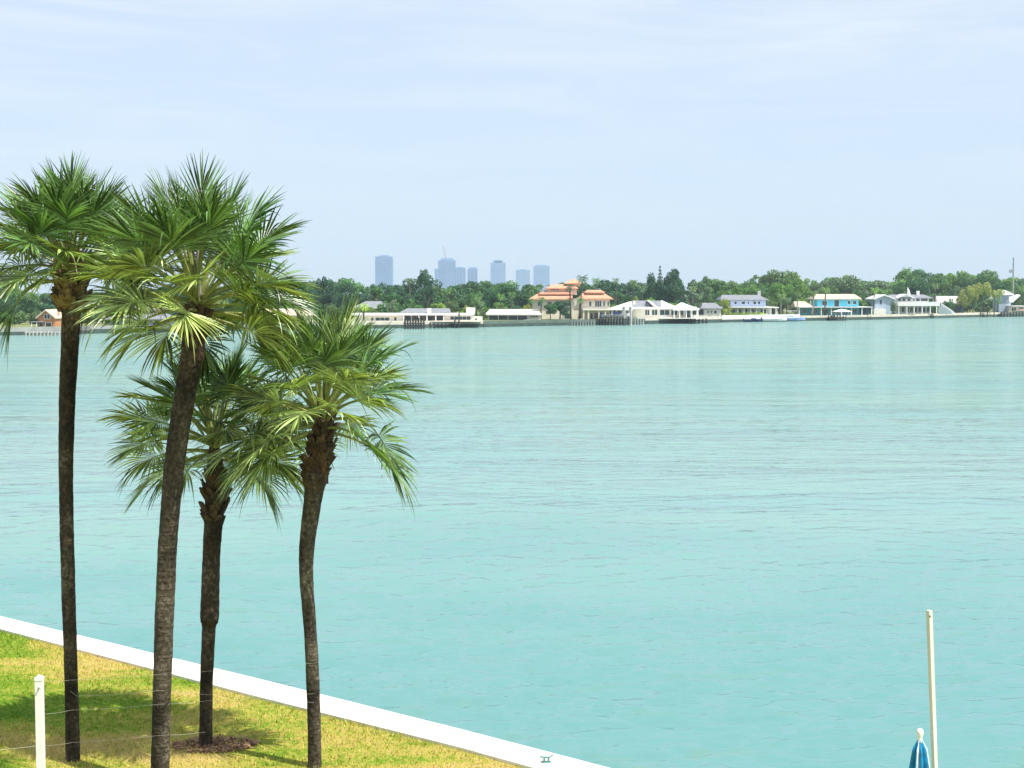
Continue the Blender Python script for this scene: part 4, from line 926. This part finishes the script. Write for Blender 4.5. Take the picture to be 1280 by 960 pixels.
# skyline row
px = -50
while px < 1330:
    y = interp(px, SKY) + random.uniform(-0.5, 1.5)
    tree(px, y, shoreY(px) + random.uniform(75, 110), random.uniform(38, 54), random.choice(['round', 'round', 'round', 'open']), greens_at(px, 0), group='skyline')
    px += random.uniform(15, 22)
px = -40                                     # middle row
while px < 1330:
    y = interp(px, SKY) + random.uniform(9, 15)
    tree(px, y, shoreY(px) + random.uniform(48, 66), random.uniform(26, 38), random.choice(['round', 'round', 'tall', 'open']), greens_at(px, 1), group='middle')
    px += random.uniform(17, 24)
px = -30                                     # low row just behind the houses
while px < 1330:
    y = interp(px, SHORE) - random.uniform(27, 37)
    tree(px, y, shoreY(px) + random.uniform(26, 36), random.uniform(20, 32), random.choice(['round', 'shrub', 'shrub']), random.choice([greens_at(px, 2), 'mid green', 'fresh green', 'olive green']), group='low')
    px += random.uniform(15, 23)
# individual trees that stand out
def one(px, py, dy, w_, kind, green, label): tree(px, py, shoreY(px) + dy, w_, kind, green, label=label)
one(531, 335.5, 60, 17, 'tall', 'dark green', 'tall dark tree breaking the skyline left of the city tower group')
one(405, 338, 62, 24, 'open', 'dark green', 'open dark treetop just right of the palm crowns')
one(825, 332.5, 50, 13, 'pine', 'dark green', 'slim pointed pine standing above the white pavilion roofs')
one(814, 339, 52, 22, 'tall', 'dark green', 'dark upright tree left of the pointed pine')
one(841, 338, 46, 26, 'tall', 'dark green', 'dark upright tree right of the pointed pine')
one(877, 336, 52, 30, 'open', 'grey green', 'pale feathery tree rising behind the white annex')
one(700, 371.5, 8, 27, 'round', 'dark green', 'dense dark tree in front of the villa wall')
one(688, 375, 7, 20, 'round', 'deep green', 'deep green tree left of the dense dark tree at the villa')
one(907, 370.5, 10, 16, 'round', 'yellow green', 'yellow green tree at the left corner of the pale blue house')
one(489, 370, 22, 20, 'open', 'grey green', 'thin pale grey green tree left of the dark roof of the flat roofed house')
one(512, 372, 26, 20, 'shrub', 'mid green', 'rounded green bush behind the dark roof of the flat roofed house')
one(552, 374.5, 26, 14, 'shrub', 'lime green', 'small lime green bush behind the white chimney')
one(585, 374, 24, 16, 'shrub', 'yellow green', 'yellow green bush above the right end of the flat roofed house')
one(265, 366, 20, 38, 'round', 'yellow green', 'yellow green tree showing between the two largest palm crowns')
one(603, 386, 7, 10, 'shrub', 'olive green', 'olive bush at the right end of the flat roofed house')
one(1000, 343, 40, 34, 'round', 'fresh green', 'bright green tree above the left wing of the turquoise house')
one(975, 349, 36, 34, 'round', 'fresh green', 'bright green tree between the pale blue and turquoise houses')
one(942, 350, 42, 30, 'round', 'fresh green', 'bright green tree above the grey roof of the pale blue house')
one(1058, 339, 50, 40, 'round', 'grey green', 'large rounded grey green tree above the turquoise house')
one(1117, 373, 3, 8, 'shrub', 'grey green', 'round grey green tree between the grey gable and white balcony')
one(1170, 371, 14, 9, 'shrub', 'mid green', 'small pointed shrub above the end of the white balcony')
one(1186, 371.5, 12, 16, 'shrub', 'mid green', 'low green shrub in front of the pale roof right of the stair')
one(1204, 353, 24, 24, 'round', 'grey green', 'grey green rounded tree behind the left of the mangrove')
one(1273, 357, 12, 22, 'round', 'mid green', 'green tree at the right edge beside the boathouse')
one(660, 372, 20, 18, 'shrub', 'yellow green', 'yellow green bush left of the villa')
one(795, 366, 22, 16, 'shrub', 'yellow green', 'pale yellow bush behind the pavilion roofs')
tree(1228, 352.5, shoreY(1228) - 1, 62, 'mangrove', 'golden green', label='golden green mangrove spreading on several stems over the shoreline at right', zb=0.3)
# auto labels for the rows
LAND = [(-100, 75, 'the small orange brown house'), (75, 130, 'the leftmost palm'), (130, 230, 'the low grey house'), (230, 300, 'the tallest palm crown'), (300, 392, 'the cream bungalow'), (392, 440, 'the rightmost palm crown'),
        (440, 500, 'the grey roofed house'), (500, 605, 'the white flat roofed house'), (605, 662, 'the low pale house'), (662, 765, 'the orange roofed villa'), (765, 875, 'the white pavilion roofs'), (875, 903, 'the white annex'),
        (903, 990, 'the pale blue house'), (990, 1088, 'the turquoise house'), (1088, 1165, 'the balcony house'), (1165, 1200, 'the curved stair'), (1200, 1252, 'the mangrove'), (1252, 1400, 'the boathouse')]
ORD = ['first', 'second', 'third', 'fourth', 'fifth', 'sixth', 'seventh', 'eighth', 'ninth', 'tenth', 'eleventh', 'twelfth']
cnt = {}
ROWN = {'skyline': ('skyline row', 'trees of the skyline row behind the far shore'), 'middle': ('middle row', 'trees of the middle row behind the far houses'), 'low': ('front row', 'low trees just behind the far houses')}
for rec in sorted(TREE_LOG, key=lambda r: r[1]):
    o, px, gr, kd, grp = rec
    lm = next(l for a, b_, l in LAND if a <= px < b_); key = (grp, lm); i = cnt.get(key, 0); cnt[key] = i + 1
    word = {'round': 'rounded tree', 'open': 'open tree', 'tall': 'upright tree', 'shrub': 'bush'}[kd]
    o['label'] = f"{gr} {word}, {ORD[i]} from left, {ROWN[grp][0]}, behind {lm}"
    o['group'] = ROWN[grp][1]

# hedge in front of the pale blue house
mbv, mbf = leafblob(900, [(x, 0, 0.55, 0.7, 0.5) for x in np.linspace(-4.6, 4.6, 14)], 0.16, 4)
c = on_y(932, 392, shoreY(940) + 4); hd = np_mesh('hedge', mbv, mbf, LM['lime green']); hd.location = (c.x, c.y, GZ + 0.1)
tag(hd, 'clipped lime green hedge in front of the pale blue house', 'hedge')

# far palms: pinnate crown
def palm_mesh(seed, n=16, L_=0.5, drop=1.0):
    rg = random.Random(seed); mb = MB()
    for i in range(n):
        az = i * 2.399; el = R(78 - 105 * (i / n)); p = Vector((0, 0, 0)); e = el; L1 = L_ * rg.uniform(0.85, 1.1); pts = [p]
        for s_ in range(6):
            pts.append(pts[-1] + Vector((math.cos(az) * math.cos(e), math.sin(az) * math.cos(e), math.sin(e))) * (L1 / 6)); e -= R(17) * drop
        side = Vector((-math.sin(az), math.cos(az), 0))
        for s_ in range(1, 6):
            for q in range(3):
                a = pts[s_].lerp(pts[s_ + 1], q / 3); d = (pts[s_ + 1] - pts[s_]).normalized(); ln = L1 * 0.34 * math.sin(math.pi * (s_ + q / 3) / 6.6 + 0.15)
                for sg in (-1, 1):
                    b_ = a + (side * sg * 0.8 + d * 0.5 + Vector((0, 0, -0.55))).normalized() * ln
                    mb.add([a, a + d * L1 * 0.05, b_], [(0, 1, 2)])
    me = bpy.data.meshes.new('crown'); me.from_pydata(mb.v, [], mb.f); me.materials.append(LM['deep green']); return me
PM = [palm_mesh(1), palm_mesh(2, 20), palm_mesh(5, 26, drop=1.3)]
def far_palm(px, pytop, dy, rpx, green, label, curve=0.0, v=0):
    Y = shoreY(px) + dy; top = on_y(px, pytop + rpx * 0.5, Y); h_ = top.z - GZ; rw = rpx / F * Y * 1.8
    root = empty('palm_tree', (top.x - curve, Y, GZ), label, 'palm tree', 'palms along the far shore')
    c = bpy.data.objects.new('crown', PM[v]); COL.objects.link(c); c.parent = root; c.location = (curve, 0, h_); c.scale = (rw, rw, rw)
    c.material_slots[0].link = 'OBJECT'; c.material_slots[0].material = LM[green]
    mb = MB(); mb.tube([(root.location.x, Y, GZ - .1), (root.location.x + curve * .25, Y, GZ + h_ * .4), (root.location.x + curve * .6, Y, GZ + h_ * .75), (top.x, Y, GZ + h_)], [0.24, 0.19, 0.17, 0.15], 7)
    mb.build('trunk', M['bark' if v != 2 else 'palebark'], root, smooth=True)
for a in [(728, 343.5, 10, 11, 'deep green', 'tallest palm in front of the orange villa, round headed', 0.5, 1), (712, 354, 9, 10, 'dark green', 'dark palm at the middle of the villa, left of the tallest', -0.3, 0),
          (677, 370, 8, 9, 'deep green', 'short palm at the left front of the villa', 0.2, 0), (725, 371, 7, 8, 'mid green', 'low palm below the tallest villa palm', 0.2, 1), (664, 372, 16, 7, 'mid green', 'small palm at the left corner of the villa', 0.1, 1),
          (455, 379, 8, 9, 'lime green', 'small lime green palm left of the flat roofed house', 0.1, 1), (597, 370, 9, 8, 'olive green', 'grey leaved palm at the right end of the flat roofed house', 0.3, 0), (601, 376, 8, 7, 'grey green', 'shorter grey palm beside the olive palm', -0.2, 0),
          (640, 364, 22, 9, 'mid green', 'palm behind the pale roof of the low house', 0.2, 0), (626, 367, 24, 8, 'fresh green', 'light palm left of the one behind the low pale roof', 0.2, 1), (792, 349, 30, 10, 'olive green', 'feathery palm behind the right end of the pavilion roof', 0.4, 0),
          (802, 356, 28, 9, 'grey green', 'pale palm above the grey roof panels', -0.3, 1), (866, 357, 20, 9, 'olive green', 'olive palm left of the white annex', 0.3, 0), (874, 366, 15, 8, 'grey green', 'short pale palm above the annex wing', 0.0, 1),
          (952, 360, 14, 8, 'dark green', 'dark palm at the right end of the pale blue house', 0.1, 0), (977, 366, 12, 9, 'olive green', 'left palm of the clump between the blue houses', 0.2, 2), (985, 371, 10, 8, 'grey green', 'right palm of the clump between the blue houses', 0.1, 2),
          (997, 364, 6, 7.5, 'olive green', 'round headed palm at the left wing of the turquoise house', 0.1, 2), (1017, 363, 6, 7, 'olive green', 'round headed palm beside the turquoise house wall', 0.1, 2), (1032, 358.5, 5, 7.5, 'fresh green', 'slim palm in front of the turquoise house', 0.1, 1),
          (1093, 359, 22, 8, 'fresh green', 'palm behind the grey gable', 0.1, 1), (1105, 362, 22, 7, 'mid green', 'second palm behind the grey gable', 0.1, 0), (1134, 334, 60, 9, 'mid green', 'tall palm on the skyline above the balcony house', 0.1, 1),
          (1169, 354, 18, 8, 'olive green', 'olive palm above the end of the balcony house', 0.1, 0), (1248, 372, 3, 7, 'mid green', 'palm at the right flank of the mangrove', 0.1, 1), (1276, 357, 8, 8, 'mid green', 'palm at the right edge by the boathouse', 0.1, 0),
          (512, 347, 58, 8, 'grey green', 'palm top on the skyline right of the left city tower', 0.1, 0), (560, 360, 40, 8, 'mid green', 'palm below the crane tower', 0.1, 0), (745, 347, 45, 8, 'mid green', 'palm on the skyline right of the villa roof', 0.1, 1), (770, 347, 48, 8, 'olive green', 'palm on the skyline above the pool pavilion', 0.1, 0)]:
    far_palm(*a)

# ---------------------------------------------------------------- docks, boats, pole
def dock(px0, px1, dy0, dy1, npile, label, m='deckwood', pm='pile', zt=1.25, ph=0.0, rows=2, rail=False):
    Y = shoreY((px0 + px1) / 2) - dy0; x0, x1 = on_y(px0, 400, Y).x, on_y(px1, 400, Y).x
    root = empty('dock', ((x0 + x1) / 2, Y, 0), label, 'dock')
    MB().box(x0, x1, Y, Y + dy1, zt - 0.2, zt).build('deck', M[m], root)
    for r_ in range(rows):
        for i in range(npile):
            x = x0 + (x1 - x0) * (i + 0.5) / npile; y = Y - 0.16 + r_ * (dy1 + 0.32)
            MB().tube([(x, y, -0.6), (x, y, zt + ph * random.uniform(0.5, 1.25))], 0.12, 7).build('piling', M[pm], root)
    if rail:
        mb = MB(); mb.box(x0, x1, Y + 0.02, Y + 0.1, zt + 0.8, zt + 0.9); mb.box(x0, x1, Y + 0.02, Y + 0.1, zt + 0.4, zt + 0.46); mb.build('rail', M[m], root)
    return root
dock(30, 76, 7, 2.0, 10, 'low dock with a row of pale posts at the far left', 'palewood', 'palewood', 0.7, 0.1)
dock(504, 531, 10, 2.4, 8, 'tall dark piling dock in front of the flat roofed house', 'deckwood', 'pile', 1.3, 1.1)
dock(535, 560, 7, 2, 5, 'dark low dock right of the tall pilings', 'deckwood', 'pile', 1.0, 0.3)
dock(566, 576, 6, 2, 2, 'small two post dock under the wide window', 'deckwood', 'pile', 1.1, 2.0)
dock(713, 744, 6, 2, 9, 'long green grey pier in front of the villa', 'sw_green', 'sw_grey', 1.1, 0.05)
dock(745, 788, 8, 3, 12, 'wide dark dock below the pool pavilion', 'deckwood', 'pile', 1.6, 0.5, rail=True)
dock(792, 806, 6, 2, 4, 'small pale dock right of the wide dark dock', 'sw_green', 'palewood', 1.3, 0.1)
dock(853, 886, 5, 2, 7, 'low dark dock below the white pavilion roof', 'deckwood', 'pile', 0.9, 0.3)
dock(1037, 1059, 6, 3, 6, 'dark dock under the white canopy by the turquoise house', 'deckwood', 'pile', 1.0, 0.6)
dock(1249, 1283, 7, 2, 9, 'dark railed pier at the right edge', 'deckwood', 'pile', 1.0, 0.7, rail=True)
# boat lift posts
Y = shoreY(782) - 8.5; root = empty('boat_lift', (on_y(784, 400, Y).x, Y, 0), 'pale boat lift with thick posts beside the wide dark dock', 'boat lift')
for px in (780.5, 788.5):
    x = on_y(px, 400, Y).x
    for y in (Y, Y + 4): MB().tube([(x, y, -0.6), (x, y, 4.1)], 0.26, 8).build('post', M['palewood'], root)
    MB().box(x - .14, x + .14, Y - .3, Y + 4.3, 4.1, 4.35).build('beam', M['metal'], root)
def boat(px, L_, dy, z, hull, label, cover=None, canopy=False, rz=0.0):
    Y = shoreY(px) - dy; x = on_y(px, 400, Y).x
    root = empty('motorboat', (x, Y, z), label, 'boat', rz=0)
    mb = MB(); ns = 9; prof = []
    for i in range(ns):
        u = i / (ns - 1); xx = (-0.5 + u) * L_; bw = 0.17 * L_ * (1 - max(0, (u - 0.45) / 0.55) ** 2.2) + 0.01; dk = 0.10 * L_ + 0.05 * L_ * u * u; kl = 0.02 + 0.08 * L_ * max(0, u - 0.75) * 2
        prof += [(x + xx, Y - bw, z + dk), (x + xx, Y - bw * 0.75, z + kl + 0.03 * L_), (x + xx, Y, z + kl), (x + xx, Y + bw * 0.75, z + kl + 0.03 * L_), (x + xx, Y + bw, z + dk)]
    f = []
    for i in range(ns - 1):
        for j in range(4): f.append((5 * i + j, 5 * i + j + 1, 5 * i + j + 6, 5 * i + j + 5))
        f.append((5 * i, 5 * i + 5, 5 * i + 9, 5 * i + 4))
    f.append((0, 1, 2, 3, 4)); mb.add(prof, f); mb.build('hull', M[hull], root)
    mb = MB().box(x - L_ * .12, x + L_ * .12, Y - .07 * L_, Y + .07 * L_, z + 0.112 * L_, z + 0.2 * L_); mb.build('console', M['hullwhite'] if not cover else M[cover], root)
    if canopy:
        MB().box(x - L_ * .2, x + L_ * .16, Y - .14 * L_, Y + .14 * L_, z + 0.36 * L_, z + 0.375 * L_).build('hardtop', M['hullwhite'], root)
        mb = MB()
        for sx_ in (-.17, .13):
            for sy_ in (-.12, .12): mb.tube([(x + sx_ * L_, Y + sy_ * L_, z + 0.1 * L_), (x + sx_ * L_, Y + sy_ * L_, z + 0.36 * L_)], 0.04, 5)
        mb.build('frame', M['metal'], root)
    MB().box(x - L_ * .56, x - L_ * .505, Y - .03 * L_, Y + .03 * L_, z + 0.04 * L_, z + 0.18 * L_).build('outboard_motor', M['navy'], root)
boat(989, 7.5, 4.5, 0.1, 'hullblue', 'pale blue hulled motorboat moored left of the turquoise house', None, True)
boat(968, 6.5, 5, 0.1, 'hullwhite', 'white open motorboat moored below the small garage', None, False)
boat(770, 7, 3.5, 1.75, 'hullwhite', 'white motorboat with navy cover on the wide dark dock', 'navy', False)
boat(942, 5, 4.5, 0.05, 'navy', 'small dark skiff tied below the pale blue house', 'navy', False)
# white canopy by the turquoise house
Y = shoreY(1051) - 5; root = empty('canopy_shelter', (on_y(1053, 400, Y).x, Y, 1.0), 'white canopy shelter on the dark dock by the turquoise house', 'canopy')
x0, x1 = on_y(1043, 400, Y).x, on_y(1065, 400, Y).x; MB().hip(x0, x1, Y - .3, Y + 3, 2.5, 3.1, x0 + 1.6, x1 - 1.6, th=0.1).build('canopy', M['white_roof'], root)
for x in (x0 + .4, x1 - .4):
    for y in (Y, Y + 2.6): MB().tube([(x, y, 1.0), (x, y, 2.5)], 0.06, 6).build('post', M['white'], root)
# patio table umbrella and sail, person-sized posts skipped; white closed sail behind the balcony house
Y = shoreY(1136) + 15; root = empty('closed_umbrella', (on_y(1135.5, 400, Y).x, Y, GZ), 'tall closed white umbrella standing above the balcony house roof', 'umbrella')
t0 = on_y(1135, 359, Y); x = t0.x
MB().tube([(x, Y, GZ), (x, Y, t0.z - 2.6)], 0.06, 8).build('pole', M['metal'], root)
MB().tube([(x + .45, Y, t0.z - 3.2), (x + .35, Y, t0.z - 2.4), (x + .12, Y, t0.z - 1.1), (x - .15, Y, t0.z)], [0.28, 0.48, 0.36, 0.04], 10).build('canopy', M['white_roof'], root)
# utility pole
Y = shoreY(1267) + 20; t0 = on_y(1267, 322, Y); root = empty('utility_pole', (t0.x, Y, GZ), 'tall grey utility pole rising over the trees at the right edge', 'pole')
MB().tube([(t0.x, Y, GZ), (t0.x, Y, t0.z)], [0.30, 0.24], 10).build('pole', M['sw_grey'], root)
MB().box(t0.x - 1.3, t0.x - .3, Y - .3, Y + .3, on_y(0, 341, Y).z, on_y(0, 337, Y).z).build('transformer', M['metal'], root)
# red kayak rack colours at far right: small red skiff
boat(1276, 5, -2, GZ + .1, 'hullwhite', 'small white boat resting ashore at the right edge', 'orange_roof', False)

# ---------------------------------------------------------------- city towers
def tower(px0, px1, pytop, Y, label, m='towerblue', name='office_tower', steps=(), stripes=6, crown=None, depth=None):
    x0, x1 = on_y(px0, 340, Y).x, on_y(px1, 340, Y).x; zt = on_y(640, pytop, Y).z; dp = depth or (x1 - x0)
    root = empty(name, ((x0 + x1) / 2, Y, GZ), label, 'tower', 'distant city towers')
    mb = MB().box(x0, x1, Y, Y + dp, GZ, zt); mb.build('wall', M[m], root)
    fl = MB(); z = GZ + 6
    while z < zt - 3: fl.box(x0 - .25, x1 + .25, Y - .25, Y + dp + .25, z, z + 1.1); z += 4
    fl.build('floor_bands', M['towerpale'], root)
    if stripes:
        st = MB()
        for i in range(stripes + 1): x = x0 + (x1 - x0) * i / stripes; st.box(x - .9, x + .9, Y - 1.0, Y - .26, GZ, zt + 1)
        st.build('piers', M['towerpale'], root)
    for (a, b_, pt) in steps:
        MB().box(on_y(a, 340, Y).x, on_y(b_, 340, Y).x, Y + dp * .15, Y + dp * .8, zt + .01, on_y(640, pt, Y).z).build('penthouse', M['towerpale'], root)
    return root
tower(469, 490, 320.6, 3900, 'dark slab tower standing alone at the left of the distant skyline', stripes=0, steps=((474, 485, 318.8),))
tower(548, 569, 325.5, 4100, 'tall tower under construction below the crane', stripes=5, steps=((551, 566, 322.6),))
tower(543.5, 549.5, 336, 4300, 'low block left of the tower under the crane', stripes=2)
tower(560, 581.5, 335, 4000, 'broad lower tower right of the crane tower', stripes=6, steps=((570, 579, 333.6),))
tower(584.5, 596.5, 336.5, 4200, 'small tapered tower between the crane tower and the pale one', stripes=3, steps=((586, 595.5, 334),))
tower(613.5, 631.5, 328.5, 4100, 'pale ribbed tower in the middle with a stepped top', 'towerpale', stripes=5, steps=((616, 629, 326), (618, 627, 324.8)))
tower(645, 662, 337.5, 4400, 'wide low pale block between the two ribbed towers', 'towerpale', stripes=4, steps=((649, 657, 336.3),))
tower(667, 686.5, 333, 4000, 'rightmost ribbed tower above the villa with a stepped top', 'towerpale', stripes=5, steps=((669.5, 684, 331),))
Y = 4130; a = on_y(557, 323, Y); b2 = on_y(553.5, 306, Y); root = empty('tower_crane', (a.x, Y, a.z), 'thin leaning crane jib on top of the construction tower', 'crane')
mb = MB(); mb.tube([a, b2], [1.6, 0.9], 5); mb.build('jib', M['metal'], root); MB().box(a.x - 3, a.x + 5, Y - 3, Y + 3, a.z - 6, a.z).build('cab', M['metal'], root)

# ---------------------------------------------------------------- haze
mh = bpy.data.materials.new('summer_haze'); mh.use_nodes = True; t = mh.node_tree; t.nodes.clear()
vo = t.nodes.new('ShaderNodeVolumePrincipled'); oo = t.nodes.new('ShaderNodeOutputMaterial')
vo.inputs['Color'].default_value = (0.70, 0.87, 1.0, 1); vo.inputs['Density'].default_value = 0.00017; vo.inputs['Anisotropy'].default_value = 0.0
t.links.new(vo.outputs[0], oo.inputs['Volume'])
hz = MB().box(-5200, 5200, -450, 5100, -1.9, 175).build('haze', mh); tag(hz, 'pale blue summer haze over the bay', 'haze', kind='stuff')
